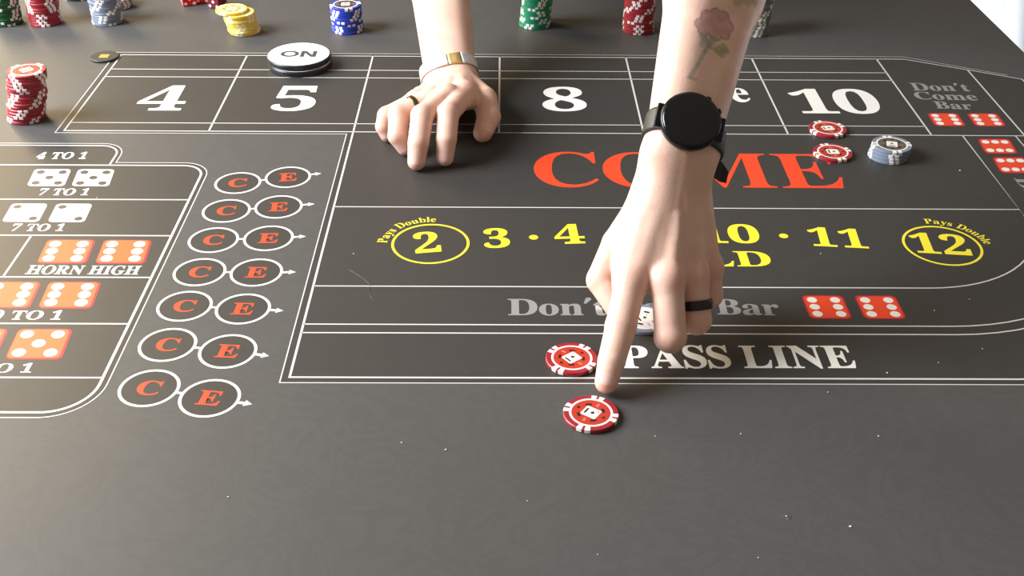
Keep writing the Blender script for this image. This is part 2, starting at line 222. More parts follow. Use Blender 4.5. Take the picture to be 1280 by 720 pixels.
L.new(n3.outputs['Fac'], bp.inputs['Height']); L.new(bp.outputs[0], b.inputs['Normal'])

craps = link('craps_mat', box_mesh(-1260, 657, 290, 1630, -3, 0, 0.6), mm)
tag(craps, 'charcoal printed craps layout mat covering the table', 'mat')

PZ, LZ, TZ = 0.04, 0.10, 0.14          # print layers
white = mat('print_white', (0.80, 0.79, 0.76), 0.5)
lineM = mat('print_line', (0.60, 0.59, 0.57), 0.5)
greyM = mat('print_grey', (0.25, 0.25, 0.25), 0.5)
red = mat('print_red', (0.74, 0.058, 0.016), 0.5)
crim = mat('print_crimson', (0.42, 0.012, 0.035), 0.5)
yellow = mat('print_yellow', (0.86, 0.74, 0.035), 0.5)
dark = mat('print_panel', (0.039, 0.037, 0.035), 0.5, spec=0.36, noise=0.10, nscale=60, bump=0.1)

def pr(name, me, m, parent=craps): return link(name, me, m, parent)

# dark printed panels inside the borders
xR = 575
pass_out = arc(395, 886, 200, -90, -20, 14)
pr('printed_panel', mesh([(-168, 686, PZ), (395, 686, PZ)]+[(x, y, PZ) for x, y in pass_out]+[(xR+45, 1121, PZ), (xR+45, 1285, PZ), (499, 1352, PZ), (-480, 1352, PZ), (-480, 1121, PZ), (-168, 1121, PZ)], [list(range(2+len(pass_out)+6))]), dark)
tabO = [(-900, 1095), (-421, 1095)]+arc(-421, 1069, 26, 84, 0, 8)+[(-395, 1051), (-325, 1051)]+arc(-325, 1023, 28, 84, 0, 8)+[(-297, 684)]+arc(-337, 684, 40, 0, -86, 10)+[(-900, 643.5)]
pr('printed_panel', mesh([(x, y, PZ) for x, y in tabO], [list(range(len(tabO)))]), dark)

# border and divider lines
def line(pts, w=1.7, closed=False, m=lineM): return pr('border_line', strip(pts, w, LZ, closed), m)
line([(700-92, 1294), (567, 1315), (499, 1351), (-480, 1353), (-480, 1121), (-168, 1121), (-168, 686), (395, 686)]+pass_out, 1.0)
line([(621, 1262), (621, 1281.5), (566, 1309.5), (497, 1343.5), (-472, 1345), (-472, 1126.5), (-161.7, 1126.5)], 1.7)
line([(-161.5, 1345), (-161.5, 692.8), (395, 692.8)]+arc(395, 886, 193.2, -90, -20, 14), 1.9)
line([(-161.5, 1126.5), (621, 1124)], 1.6)
for yy in (1299, 1275.5, 1147): line([(-472, yy), (463.5, yy)], 1.5)
for xx in (-316.9, -4.5, 151.8, 308): line([(xx, 1345), (xx, 1126.5)], 2.0)
line([(463.2, 1345), (463.2, 1126)], 2.0); line([(565, 1309), (564.3, 1124)], 1.9)
line([(496.5, 1124), (496, 940)]+arc(366, 950.5, 130, 0, -90, 18)+[(-161.5, 820.5)], 1.5)
line([(553.8, 1124), (553.5, 940)]+arc(366, 950.5, 187.3, 0, -90, 18)+[(-161.5, 763.5)], 1.5)
line([(565.5, 1124), (565, 940)]+arc(366, 950.5, 199, 0, -90, 18)+[(-161.5, 751.5)], 1.5)
line([(-161.5, 960), (496, 960)], 1.5)
line(tabO, 1.0)
line([(-900, 1090), (-421, 1090)]+arc(-421, 1069, 21, 84, 0, 8)+[(-400, 1045)], 2.0)
line([(-900, 1045), (-325, 1045)]+arc(-325, 1022.5, 22.5, 84, 0, 8)+[(-302.6, 684)]+arc(-336.6, 684, 34, 0, -86, 10)+[(-900, 650)], 2.3)
for yy in (972.5, 904, 833, 763, 691.5): line([(-900, yy), (-303.4, yy)], 1.9)
line([(-430, 904), (-430, 833)], 1.9)
line([(-900, 1090), (-900, 650)], 2.3); line([(-905, 1095), (-905, 643.5)], 1.0)

# lettering
def word(s, bl, br_, top, m, name='printed_word', parent=craps, z=TZ, zt=0.0, gap=30, space=200, fit=True, capf=None, bold=None):
    """word with its baseline from pixel bl to pixel br_, cap tops on pixel row `top` (at bl's column)"""
    a, c = at(*bl, zt), at(*br_, zt); t = at(bl[0], top, zt)
    h = (t.y-a.y)
    polys, w = text_polys(s, gap, space)
    d = Vector((c.x-a.x, c.y-a.y)); sx = d.length/w; d.normalize(); nn = Vector((-d.y, d.x))
    sy = h/(capf or CAP)
    P = [[(a.x+d.x*x*sx+nn.x*y*sy, a.y+d.y*x*sx+nn.y*y*sy) for x, y in p] for p in polys]
    if bold is None: bold = min(0.32, 0.011*h)
    return pr(name, fill(P, z, bold=bold), m, parent)

word('4', (166, 138), (226, 138), 107, white, 'printed_number', capf=480)
word('5', (337, 138.3), (391, 138.3), 107.5, white, 'printed_number', capf=480)
word('Six', (512, 136), (585, 136), 108, white)
word('8', (679, 138.7), (734.5, 138.7), 108.7, white, 'printed_number', capf=486)
word('Nine', (826, 127), (939.5, 127.3), 103, white)
word('10', (998, 141.5), (1107, 142), 111, white, 'printed_number', capf=486, gap=12)
word('COME', (668, 233), (1060, 235.5), 190.5, red, gap=34, bold=0)
word('2', (520, 316.7), (552, 314.2), 291, yellow, 'printed_number', capf=486)
word('3', (606, 310), (638, 309), 286, yellow, 'printed_number', capf=486)
word('4', (695, 305), (732, 304), 281, yellow, 'printed_number', capf=480)
word('9', (812, 303.5), (846, 303.7), 280, yellow, 'printed_number', capf=486)
word('10', (874, 303.3), (952, 304), 280, yellow, 'printed_number', capf=486)
word('11', (1014, 307), (1086, 310.5), 283.5, yellow, 'printed_number', capf=482, gap=60)
word('12', (1144, 315.5), (1216, 319.5), 290, yellow, 'printed_number', capf=486, gap=50)
for px, py in ((667, 296.7), (768, 293.5), (853, 293.3), (979.5, 295)):
    c = at(px, py); pr('printed_dot', mesh([(x, y, TZ) for x, y in arc(c.x, c.y, 4.2, 0, 345, 23)], [list(range(24))]), yellow)
word('FIELD', (770, 332.5), (966, 333), 314, yellow)
word("Don't", (635, 394), (760, 394), 374, greyM)
word('Come', (775, 393.5), (882, 393.5), 373.8, greyM)
word('Bar', (897, 393), (976, 394.3), 374, greyM)
word('PASS LINE', (778, 460), (1072, 460), 432.5, white, space=150)
word("Don't", (1142, 113), (1214, 114.2), 103.8, greyM, gap=40)
word('Come', (1146, 124), (1223.5, 125.6), 115, greyM, gap=40)
word('Bar', (1171, 135.5), (1217, 137), 126.7, greyM, gap=40)
word('4 TO 1', (44, 198.7), (106.5, 198.4), 190.8, white, gap=45, space=210)
word('7 TO 1', (46.5, 244), (109, 244), 236, white, gap=45, space=210)
word('7 TO 1', (12, 288.8), (78, 288.8), 280.2, white, gap=45, space=210)
word('HORN HIGH', (31, 342.6), (172, 343.2), 332, white)
word('30 TO 1', (-30, 399.3), (75, 399.5), 388.5, white, gap=40, space=200)
word('15 TO 1', (-70, 465.5), (38, 465.7), 454.5, white, gap=40, space=200)
# grey word on the far right, printed sideways
P, w = text_polys('Bar')
pr('printed_word', fill([[(515+y/CAP*17, 1026-x/w*60) for x, y in p] for p in P], TZ), greyM)

def arc_text(s, cx, cy, r, a0, a1, cap, m):
    polys = []; tot = text_polys(s, 30)[1]; x = 0
    k = (a1-a0)/tot; sc = cap/CAP
    for c in s:
        if c == ' ': x += 190; continue
        g0, g1 = gl_box(c); mid = math.radians(a0+k*(x+(g1-g0)/2))
        rx, ry = math.cos(mid), math.sin(mid); tx, ty = ry, -rx
        sxx = abs(math.radians(k))*r*1.04
        for p in GLYPHS[c]:
            polys.append([(cx+rx*(r+py*sc)+tx*(px-(g0+g1)/2)*sxx, cy+ry*(r+py*sc)+ty*(px-(g0+g1)/2)*sxx) for px, py in zip(p[0::2], p[1::2])])
        x += g1-g0+30
    pr('printed_word', fill(polys, TZ), m)
arc_text('Pays Double', -65.5, 892, 39.5, 179, 86, 9.0, yellow)
arc_text('Pays Double', 400, 892.5, 39.5, 94, 3, 9.0, yellow)
for cx in (-65.5, 400): pr('printed_ring', strip(arc(cx, 892.2, 34.2, 0, 354, 59), 2.4, LZ, True), yellow)

# printed dice
PIP6 = [(-.3, .32), (-.3, 0), (-.3, -.32), (.3, .32), (.3, 0), (.3, -.32)]
PIP6R = [(-.32, .3), (0, .3), (.32, .3), (-.32, -.3), (0, -.3), (.32, -.3)]
PIP5 = [(-.3, .32), (.3, .32), (0, 0), (-.3, -.32), (.3, -.32)]
PIP2 = [(-.3, .32), (.3, -.32)]
pipD = mat('print_pip_dark', (0.05, 0.045, 0.04), 0.5)
def die_print(cx, cy, w, h, pips, face, pipm, border=None, pr_=0.115, sk=0.0, bo=(0, 0)):
    d = pr('printed_die', mesh([(x, y, TZ) for x, y in round_rect(cx, cy, w, h, 4.2, sk)], [list(range(24))]), face)
    if border is not None:
        pr('die_border', mesh([(x, y, LZ) for x, y in round_rect(cx+bo[0], cy+bo[1], w+2.6, h+2.6, 5, sk)], [list(range(24))]), border, d)
    vs, fs = [], []
    for px, py in pips:
        i = len(vs); vs += [(x+sk*(y-cy), y, TZ+.05) for x, y in arc(cx+px*w, cy+py*h, w*pr_, 0, 345, 23)]; fs.append(list(range(i, i+24)))
    pr('pips', mesh(vs, fs), pipm, d)
for cx in (-451.6, -407.9): die_print(cx, 1017.5, 36.5, 36, PIP5, white, pipD, sk=-.12)
for cx in (-450.5, -408): die_print(cx, 946, 34, 35, PIP2, white, pipD, sk=-.08)
orange = mat('print_orange', (0.76, 0.115, 0.03), 0.5)
for cx in (-493, -389.9, -338.7)[0:]: die_print(cx-(3 if cx < -480 else 0), 876.2, 41, 38.5, PIP6, orange, white, crim, .13, sk=-.09, bo=(.9, -.6))
for cx in (-415.5, -364.3): die_print(cx, 805.7, 42, 38, PIP6, orange, white, crim, .13, sk=-.09, bo=(.9, -.6))
for cx in (-417.5, -366): die_print(cx, 735.5, 41, 38.5, PIP5, orange, white, crim, .13, sk=-.09, bo=(.9, -.6))
for cx in (270.4, 315.3): die_print(cx, 791, 32.5, 32.5, PIP6, red, white, crim, .13)
for cx in (492.3, 536.9): die_print(cx, 1165.3, 32, 31.5, PIP6, red, white, crim, .13, sk=.04)
for cy in (1098.5, 1054.3): die_print(525.2, cy, 32, 33.5, PIP6R, red, white, crim, .13, sk=.1)

# C and E circles with their arrows
CE = [((-262.4, 1007.7), (-214.9, 1020.6), (-182.5, 1029.1)), ((-262.2, 951.2), (-214.1, 959.4), (-180.6, 965.3)),
      ((-262.8, 896.8), (-213.5, 900.5), (-179.8, 903.8)), ((-263.1, 842.2), (-213.8, 841.9), (-179.6, 842.5)),
      ((-263.7, 789.2), (-214.6, 785.4), (-180.8, 782.6)), ((-264.2, 734.5), (-215.1, 726.0), (-181.8, 719.8)),
      ((-264.3, 679.1), (-216.6, 667.3), (-183.9, 659.9))]
ceW = mat('print_circle_white', (0.72, 0.71, 0.69), 0.5)
for c, e, tip in CE:
    d = (Vector(e)-Vector(c)).normalized(); n = Vector((-d.y, d.x)); ang = math.atan2(d.y, d.x)*0.45
    for ch, (x, y) in (('C', c), ('E', e)):
        ring = pr('bet_circle', strip(arc(x, y, 21.6, 0, 352.5, 47), 2.4, LZ, True), ceW)
        pr('circle_field', mesh([(px, py, PZ+.03) for px, py in arc(x, y, 21, 0, 345, 23)], [list(range(24))]), dark, ring)
        P, w = text_polys(ch); sw = 17.5/w; sh = 16.5/CAP
        Q = []
        for p in P:
            q = []
            for px, py in p:
                u, v = (px-w/2)*sw, (py-CAP/2)*sh
                q.append((x+u*math.cos(ang)-v*math.sin(ang), y+u*math.sin(ang)+v*math.cos(ang)))
            Q.append(q)
        pr('letter', fill(Q, TZ, bold=0.2), red, ring)
    a = Vector(c)+d*22; bb = Vector(e)-d*22
    pr('link_bar', strip([a, bb], 2.6, LZ+.01), ceW)
    a = Vector(e)+d*22; t = Vector(tip); k = t-d*6
    pr('arrow', mesh([tuple(q)+(LZ+.01,) for q in (a-n*1.5, k-n*1.5, k-n*3.6, t, k+n*3.6, k+n*1.5, a+n*1.5)], [list(range(7))]), ceW)

# ------------------------------------------------------------------ poker chips
CR, CT = 20.2, 3.4
NSEG = 60
def is_mark(k):           # 4 pairs of white blocks around the rim
    return (k % 15) in (0, 1, 3, 4)
def chip_body(name, marks=True):
    prof = [(0, 0), (CR-.5, 0), (CR, .45), (CR, CT-.45), (CR-.5, CT), (16.0, CT), (0, CT)]
    verts, faces, mi, idx = [], [], [], []
    for r, z in prof:
        if r == 0: idx.append([len(verts)]*NSEG); verts.append((0, 0, z))
        else:
            idx.append(list(range(len(verts), len(verts)+NSEG)))
            verts += [(r*math.cos(2*math.pi*k/NSEG), r*math.sin(2*math.pi*k/NSEG), z) for k in range(NSEG)]
    for j, (a, b) in enumerate(zip(idx, idx[1:])):
        for k in range(NSEG):
            f = [a[k], a[(k+1) % NSEG], b[(k+1) % NSEG], b[k]]; g = []
            for i in f:
                if i not in g: g.append(i)
            faces.append(g); mi.append(1 if marks and is_mark(k) and 0 < j < 5 else 0)
    me = mesh(verts, faces); me.polygons.foreach_set('material_index', mi)
    return me
# one block of the rim: 12 degrees wide, wraps from the edge onto the face
def mark_mesh():
    a0, a1 = 0, math.radians(12); n = 3; vs = []; fs = []
    prof = [(CR-.45, -.0), (CR+.06, .4), (CR+.06, CT-.4), (CR-.4, CT+.06), (15.9, CT+.06)]
    for k in range(n+1):
        a = a0+(a1-a0)*k/n
        vs += [(r*math.cos(a), r*math.sin(a), z) for r, z in prof]
    m = len(prof)
    for k in range(n):
        for j in range(m-1): fs.append((k*m+j, (k+1)*m+j, (k+1)*m+j+1, k*m+j+1))
    return mesh(vs, fs)
MARK = mark_mesh()
def annulus(r0, r1, z): return fill([arc(0, 0, r1, 0, 354, 59), arc(0, 0, r0, 0, 354, 59)], z)
RING = annulus(14.3, 16.0, CT+.05)
INLAY = mesh([(x, y, CT+.04) for x, y in arc(0, 0, 14.5, 0, 354, 59)], [list(range(60))])
CARD = mesh([(x, y, CT+.10) for x, y in round_rect(0, 0, 12.4, 11.0, 1.0)], [list(range(24))])
def spade(cx, cy, s): return [(cx+x*s, cy+y*s) for x, y in ((0, 1), (.35, .55), (.8, .05), (.75, -.35), (.4, -.45), (.12, -.2), (.3, -.85), (-.3, -.85), (-.12, -.2), (-.4, -.45), (-.75, -.35), (-.8, .05), (-.35, .55))]
CARD_PRINT = fill([spade(1.2, .2, 2.0), round_rect(-3.9, 0, 1.5, 6.4, .3), round_rect(4.3, 3.4, .9, 1.2, .2)], CT+.14)
BLOCKS = fill([[(x*math.cos(a)-y*math.sin(a), x*math.sin(a)+y*math.cos(a)) for x, y in round_rect(9.2, 0, 2.2, 4.6, .6)] for a in (math.radians(48), math.radians(132), math.radians(228), math.radians(312))], CT+.08)
SUITS = fill([spade(-10.6, 0, 1.7), spade(10.6, 0, 1.7)], CT+.09)
P5, w5 = text_polys('5')
FIVES = fill([[((px-w5/2)*.007, (py-240)*.007+oy) for px, py in p] for oy in (9.7, -9.7) for p in P5], CT+.09)

COL = {'red': (0.30, 0.017, 0.028), 'green': (0.01, 0.23, 0.11), 'dark_green': (0.012, 0.09, 0.025), 'grey_blue': (0.18, 0.215, 0.29), 'yellow': (0.80, 0.58, 0.10),
       'blue': (0.02, 0.045, 0.42), 'black': (0.02, 0.025, 0.02), 'grey': (0.16, 0.18, 0.17)}
chipW = mat('chip_white', (0.80, 0.77, 0.74), 0.35)
chipWy = mat('chip_cream', (0.86, 0.82, 0.55), 0.35)
inkB = mat('chip_ink', (0.012, 0.010, 0.010), 0.4)
cardM = mat('chip_card', (0.80, 0.76, 0.70), 0.35)
BODY = {}
def body_of(col, marks):
    if (col, marks) not in BODY:
        me = chip_body(col, marks)
        me.materials.append(mat('chip_'+col, COL[col], 0.34)); me.materials.append(chipWy if col == 'yellow' else chipW)
        BODY[(col, marks)] = me
    return BODY[(col, marks)]
def part(name, me, m, parent):
    """child that shares mesh data; the material sits on the object"""
    o = bpy.data.objects.new(name, me); C.objects.link(o); o.parent = parent
    if not me.materials: me.materials.append(None)
    o.material_slots[0].link = 'OBJECT'; o.material_slots[0].material = m
    return o
COLNAME = {'grey_blue': 'grey-blue', 'dark_green': 'dark green'}
def chip(col, x, y, z, rot, label, group=None, face=None, tilt=(0, 0), ringm=None):
    o = bpy.data.objects.new('poker_chip', body_of(col, face is None)); C.objects.link(o)
    o.location = (x/1000, y/1000, z/1000); o.rotation_euler = (tilt[0], tilt[1], rot)
    tag(o, label, 'poker chip', group)
    if face is not None:
        wm = chipWy if col == 'yellow' else chipW
        for k in range(NSEG):
            if k % 15 in (0, 3):
                mk = part('edge_mark', MARK, wm, o); mk.rotation_euler = (0, 0, 2*math.pi*k/NSEG)
        part('ring', RING, ringm or wm, o)
        part('inlay', INLAY, mat('inlay_'+face[0], face[1], 0.3), o)
        cd_ = part('card', CARD, cardM, o); part('card_print', CARD_PRINT, inkB, cd_)
        part('dice_print', BLOCKS, face[2], o); part('suit_print', SUITS, inkB, o); part('numerals', FIVES, face[3], o)
    return o
fRed = ('red', (0.44, 0.035, 0.02), inkB, mat('ink_pink', (0.75, 0.33, 0.25), 0.4))
fDark = ('dark', (0.10, 0.075, 0.065), inkB, mat('ink_tan', (0.35, 0.25, 0.2), 0.4))  # dark brown reflection on the chip face, put into the inlay colour
fPale = ('pale', (0.66, 0.67, 0.70), inkB, mat('ink_red', (0.6, 0.03, 0.05), 0.4))
fYel = ('straw', (0.60, 0.45, 0.16), mat('ink_brown', (0.2, 0.13, 0.05), 0.4), mat('ink_tan', (0.35, 0.25, 0.2), 0.4))

def single(px, py, rot, label, col='red', face=fRed, z=0.2):
    p = at(px, py, CT+z)
    return chip(col, p.x, p.y, z, math.radians(rot), label, None, face)
single(738.7, 515.5, -35, 'red chip nearest the camera, just in front of the pointing fingertip')
single(714.7, 447.0, 38, 'red chip on the pass line, left of the pointing finger')
single(1034.8, 160.0, 10, 'red chip below the number 10 box, across its lower lines')
single(1041.0, 189.5, 2, 'red chip on the last letter of the red word COME')
single(804.5, 397.5, 20, 'pale grey-blue chip half hidden under the pointing hand', 'grey_blue', fPale)

ORD = ['bottom', 'second', 'third', 'fourth', 'fifth', 'sixth', 'seventh', 'eighth', 'ninth', 'tenth', 'eleventh', 'twelfth', 'thirteenth', 'fourteenth', 'fifteenth', 'sixteenth', 'seventeenth', 'eighteenth']
def stack(col, px, py, n, where, lean=(0, 0), jit=0.6, twist=None, face=None, top=None, ringm=None, start=None):
    p = at(px, py, 0)
    ang = random.uniform(0, 6)
    for i in range(n):
        t = i/max(1, n-1)
        if twist: ang += math.radians(twist(i))
        else: ang += random.choice([0.06, 0.15, 0.5, -0.1, 0.9])
        x = p.x+lean[0]*t+random.uniform(-jit, jit); y = p.y+lean[1]*t+random.uniform(-jit, jit)
        last = i == n-1
        if last and top: x += top[0]; y += top[1]
        cn = COLNAME.get(col, col)
        lab = ('%s chip, %s of %s' % (cn, 'topmost' if last and face else (ORD[i] if i == 0 else ORD[i]+' from bottom'), where))
        chip(col, x, y, 0.15+i*(CT+.03), ang, lab, cn+' chips in '+where.replace('the ', '', 1), face if last else None, ringm=ringm)
stack('red', 34.5, 147.5, 16, 'the short stack left of the 4 box', lean=(10, 3), jit=1.2, face=fRed, twist=lambda i: (-9 if i > 10 else (34 if i in (2, 5, 10) else 7)))
stack('dark_green', 8, 28, 15, 'the tall stack in the far left corner', lean=(1, 0), jit=0.9)
stack('red', 57.5, 28, 15, 'the tall stack beside dark green chips', lean=(0, 2), jit=0.8)
stack('black', 98, -4, 12, 'the stack behind the tall red one', jit=0.8)
stack('grey_blue', 135.5, 27, 15, 'the tall stack behind the small black disc', lean=(-1, 2), jit=0.8)
stack('grey_blue', 146, 8, 5, 'the low stack hidden behind taller grey-blue chips', jit=1.5)
stack('yellow', 306.5, 39.5, 9, 'the yellow stack', lean=(-7, -2), jit=1.0, face=fYel, top=(-6, 2))
stack('blue', 435, 37.5, 10, 'the blue stack', lean=(-1, 1), jit=0.7, face=fDark)
stack('green', 668.5, 31, 14, 'the bright green stack between the arms', lean=(3, 0), jit=0.8)
stack('red', 797.5, 38, 14, 'the red stack close beside the tattooed arm', lean=(0, 0), jit=0.7)
stack('grey', 940.5, 40.5, 15, 'the grey stack behind the tattooed arm', lean=(2, 0), jit=0.7)
stack('grey_blue', 1110, 196, 4, 'the low stack right of the word COME', lean=(1.5, 2), jit=0.6, face=fDark)

# ------------------------------------------------------------------ ON pucks, small black disc, dice
pkB = mat('puck_black', (0.012, 0.013, 0.016), 0.35); pkW = mat('puck_white', (0.84, 0.84, 0.82), 0.4)
def puck(x, y, z, label, rot=0.0, letters=False):
    o = link('marker_puck', lathe([(0, 0), (37.2, 0), (38.4, 1.0), (38.4, 5.6), (37.8, 6.6), (37.2, 6.9), (0, 6.9)], 64, False), pkB)
    o.location = (x/1000, y/1000, z/1000); o.rotation_euler = (0, 0, rot)
    tag(o, label, 'puck')
    link('face', lathe([(0, 6.5), (36.9, 6.5), (37.1, 6.8), (36.6, 7.15), (0, 7.15)], 64, False), pkW, o)
    return o
pc = at(373.5, 67.5, 14.3)
puck(pc.x+1.0, pc.y-1.5, 0.15, 'lower of two stacked pucks, mostly hidden, white rim line showing')
tp = puck(pc.x, pc.y, 7.35, 'upper white-faced puck reading ON, above the 5 box')
def puck_poly(polys): return fill(polys, 7.22)
lb = mat('puck_ink', (0.05, 0.052, 0.055), 0.5)
def el(cx, cy, rx, ry): return [(cx+rx*math.cos(k*math.pi/16), cy+ry*math.sin(k*math.pi/16)) for k in range(32)]
link('letter', puck_poly([el(-10.8, 0, 11.2, 9.8), el(-10.8, 0, 6.6, 5.6)]), lb, tp)
link('letter', puck_poly([[(2.4, -9.6), (7.2, -9.6), (7.2, 3.0), (15.6, -9.6), (21.4, -9.6), (21.4, 9.6), (16.6, 9.6), (16.6, -3.0), (8.2, 9.6), (2.4, 9.6)]]), lb, tp)

q = at(130.5, 70.5, 2)
dk = link('black_disc', lathe([(0, 0), (16.6, 0), (17.2, .5), (17.2, 2.0), (16.6, 2.5), (0, 2.5)], 48, False), mat('disc_black', (0.025, 0.026, 0.022), 0.45))
dk.location = (q.x/1000, q.y/1000, 0.0002); tag(dk, 'small flat black disc with a gold square, at the upper left border corner', 'disc')
gold = mat('gold_print', (0.55, 0.40, 0.10), 0.4, metal=0.5, noise=0.4, nscale=500)
link('gold_square', fill([round_rect(0, 2.5, 11, 5, .6), round_rect(0, -3.4, 11, 5.2, .6)], 2.56), gold, dk)
link('gold_square', fill([round_rect(-2.8, -.4, 3.6, 1.4, .3), round_rect(3, -.4, 3.6, 1.4, .3)], 2.57), gold, dk)

def die_mesh(s): return box_mesh(-s/2, s/2, -s/2, s/2, 0, s, 1.6)
DS = 19.0
DIE = die_mesh(DS)
def die(px, py, rot, label, m):
    p = at(px, py, 0)
    o = bpy.data.objects.new('die', DIE); C.objects.link(o)
    if not DIE.materials: DIE.materials.append(None)
    o.material_slots[0].link = 'OBJECT'; o.material_slots[0].material = m
    o.location = (p.x/1000, p.y/1000, 0.0002); o.rotation_euler = (0, 0, math.radians(rot)); tag(o, label, 'die')
    h = DS/2; z0 = h
    FACES = [((0, -1, 0), (1, 0, 0), (0, 0, 1), PIP5), ((-1, 0, 0), (0, -1, 0), (0, 0, 1), PIP6), ((1, 0, 0), (0, 1, 0), (0, 0, 1), PIP2), ((0, 0, 1), (1, 0, 0), (0, 1, 0), PIP6)]
    for nrm, u, v, pips in FACES:
        nrm, u, v = Vector(nrm), Vector(u), Vector(v); vs, fs = [], []
        for a, b2 in pips:
            c = nrm*(h+.05)+u*(a*DS)+v*(b2*DS)+Vector((0, 0, h)); i = len(vs)
            vs += [tuple(c+u*(2.1*math.cos(t*math.pi/8))+v*(2.1*math.sin(t*math.pi/8))) for t in range(16)]; fs.append(list(range(i, i+16)))
        link('pips', mesh(vs, fs), chipW, o)
    return o
dr = mat('die_red', (0.75, 0.012, 0.01), 0.08, trans=0.35); dd = mat('die_dark_red', (0.16, 0.004, 0.015), 0.1, trans=0.1)
die(236.5, 5.0, 22, 'bright red die, leftmost of the three at the far edge', dr)
die(254, 1.5, 8, 'bright red die in the middle of the three at the far edge', dr)
die(272.5, 8.5, -24, 'dark red die beside the yellow chips', dd)

# ------------------------------------------------------------------ person: both arms are one implicit surface each, meshed with surface nets
def V(*a): return np.array(a, dtype=np.float32)
def A3(x, y, z):
    p = at(x, y, z); return np.array((p.x, p.y, p.z), dtype=np.float32)
def smin(a, b, k):
    h = np.maximum(k-np.abs(a-b), 0)/k
    return np.minimum(a, b)-h*h*k*0.25
def cone(p, a, b, ra, rb):
    ba = b-a; pa = p-a; t = np.clip((pa@ba)/float(ba@ba), 0, 1)
    return np.sqrt(((pa-t[:, None]*ba)**2).sum(1))-(ra+(rb-ra)*t)
def ball(p, c, r): return np.sqrt(((p-c)**2).sum(1))-r
def chain(p, pts, rad, k=4.0):
    d = None
    for a, b, ra, rb in zip(pts, pts[1:], rad, rad[1:]):
        e = cone(p, a, b, ra, rb); d = e if d is None else smin(d, e, k)
    return d
def unit(v): return v/np.linalg.norm(v)

def nets(sdf, lo, hi, h, block=8):
    lo = np.array(lo, np.float32); n = np.ceil((np.array(hi)-lo)/h/block).astype(int)
    N = n*block+1
    F = np.full(tuple(N), 9.0, np.float32)
    g = np.stack(np.meshgrid(*[np.arange(k) for k in n], indexing='ij'), -1).reshape(-1, 3)
    cen = lo+(g*block+block/2)*h
    d = sdf(cen.astype(np.float32)); half = block*h*0.5*1.7321
    far_in = d < -half*1.25; act = np.abs(d) <= half*1.25
    r = np.arange(block+1)
    for q in g[far_in]: F[q[0]*block:q[0]*block+block+1, q[1]*block:q[1]*block+block+1, q[2]*block:q[2]*block+block+1] = -9
    loc = np.stack(np.meshgrid(r, r, r, indexing='ij'), -1).reshape(-1, 3)
    ga = g[act]
    for i in range(0, len(ga), 220):
        ii = (ga[i:i+220, None, :]*block+loc[None]).reshape(-1, 3)
        v = sdf((lo+ii*h).astype(np.float32))
        F[ii[:, 0], ii[:, 1], ii[:, 2]] = v
    s = F < 0
    cs = s[:-1, :-1, :-1].astype(np.int8)
    tot = np.zeros_like(cs)
    for dx in (0, 1):
        for dy in (0, 1):
            for dz in (0, 1): tot += s[dx:N[0]-1+dx, dy:N[1]-1+dy, dz:N[2]-1+dz]
    mix = (tot > 0) & (tot < 8)
    cells = np.argwhere(mix); ids = np.full(mix.shape, -1, np.int64); ids[mix] = np.arange(len(cells))
    acc = np.zeros((len(cells), 3), np.float32); cnt = np.zeros(len(cells), np.float32)
    offs = [(0, 0, 0), (1, 0, 0), (0, 1, 0), (1, 1, 0), (0, 0, 1), (1, 0, 1), (0, 1, 1), (1, 1, 1)]
    cv = [F[cells[:, 0]+o[0], cells[:, 1]+o[1], cells[:, 2]+o[2]] for o in offs]
    for a in range(8):
        for b2 in range(a+1, 8):
            if sum(abs(offs[a][k]-offs[b2][k]) for k in range(3)) != 1: continue
            m = (cv[a] < 0) != (cv[b2] < 0)
            t = cv[a][m]/(cv[a][m]-cv[b2][m])
            acc[m] += np.array(offs[a], np.float32)+t[:, None]*(np.array(offs[b2], np.float32)-np.array(offs[a], np.float32)); cnt[m] += 1
    vert = lo+(cells+acc/cnt[:, None])*h
    quads = []
    for ax in range(3):
        u, w = (ax+1) % 3, (ax+2) % 3
        sl0 = [slice(None)]*3; sl1 = [slice(None)]*3
        sl0[ax] = slice(0, -1); sl1[ax] = slice(1, None)
        ch = s[tuple(sl0)] != s[tuple(sl1)]
        e = np.argwhere(ch)
        e = e[(e[:, u] > 0) & (e[:, w] > 0) & (e[:, u] < N[u]-1) & (e[:, w] < N[w]-1)]
        inside = s[e[:, 0], e[:, 1], e[:, 2]]
        def cid(du, dw):
            c = e.copy(); c[:, u] += du; c[:, w] += dw
            return ids[c[:, 0], c[:, 1], c[:, 2]]
        qd = np.stack([cid(-1, -1), cid(0, -1), cid(0, 0), cid(-1, 0)], 1)
        qd[~inside] = qd[~inside][:, ::-1]
        quads.append(qd)
    quads = np.concatenate(quads); quads = quads[(quads >= 0).all(1)]
    for _ in range(2):
        vert = vert.astype(np.float32); d0 = sdf(vert); gr = np.zeros_like(vert)
        for k in range(3):
            dv = np.zeros(3, np.float32); dv[k] = 0.4
            gr[:, k] = (sdf(vert+dv)-d0)/0.4
        gl2 = np.maximum((gr**2).sum(1), 0.2)
        vert = vert-np.clip(d0/gl2, -h, h)[:, None]*gr
    nrm = gr/np.maximum(np.sqrt((gr**2).sum(1)), 1e-6)[:, None]
    return vert, quads, nrm

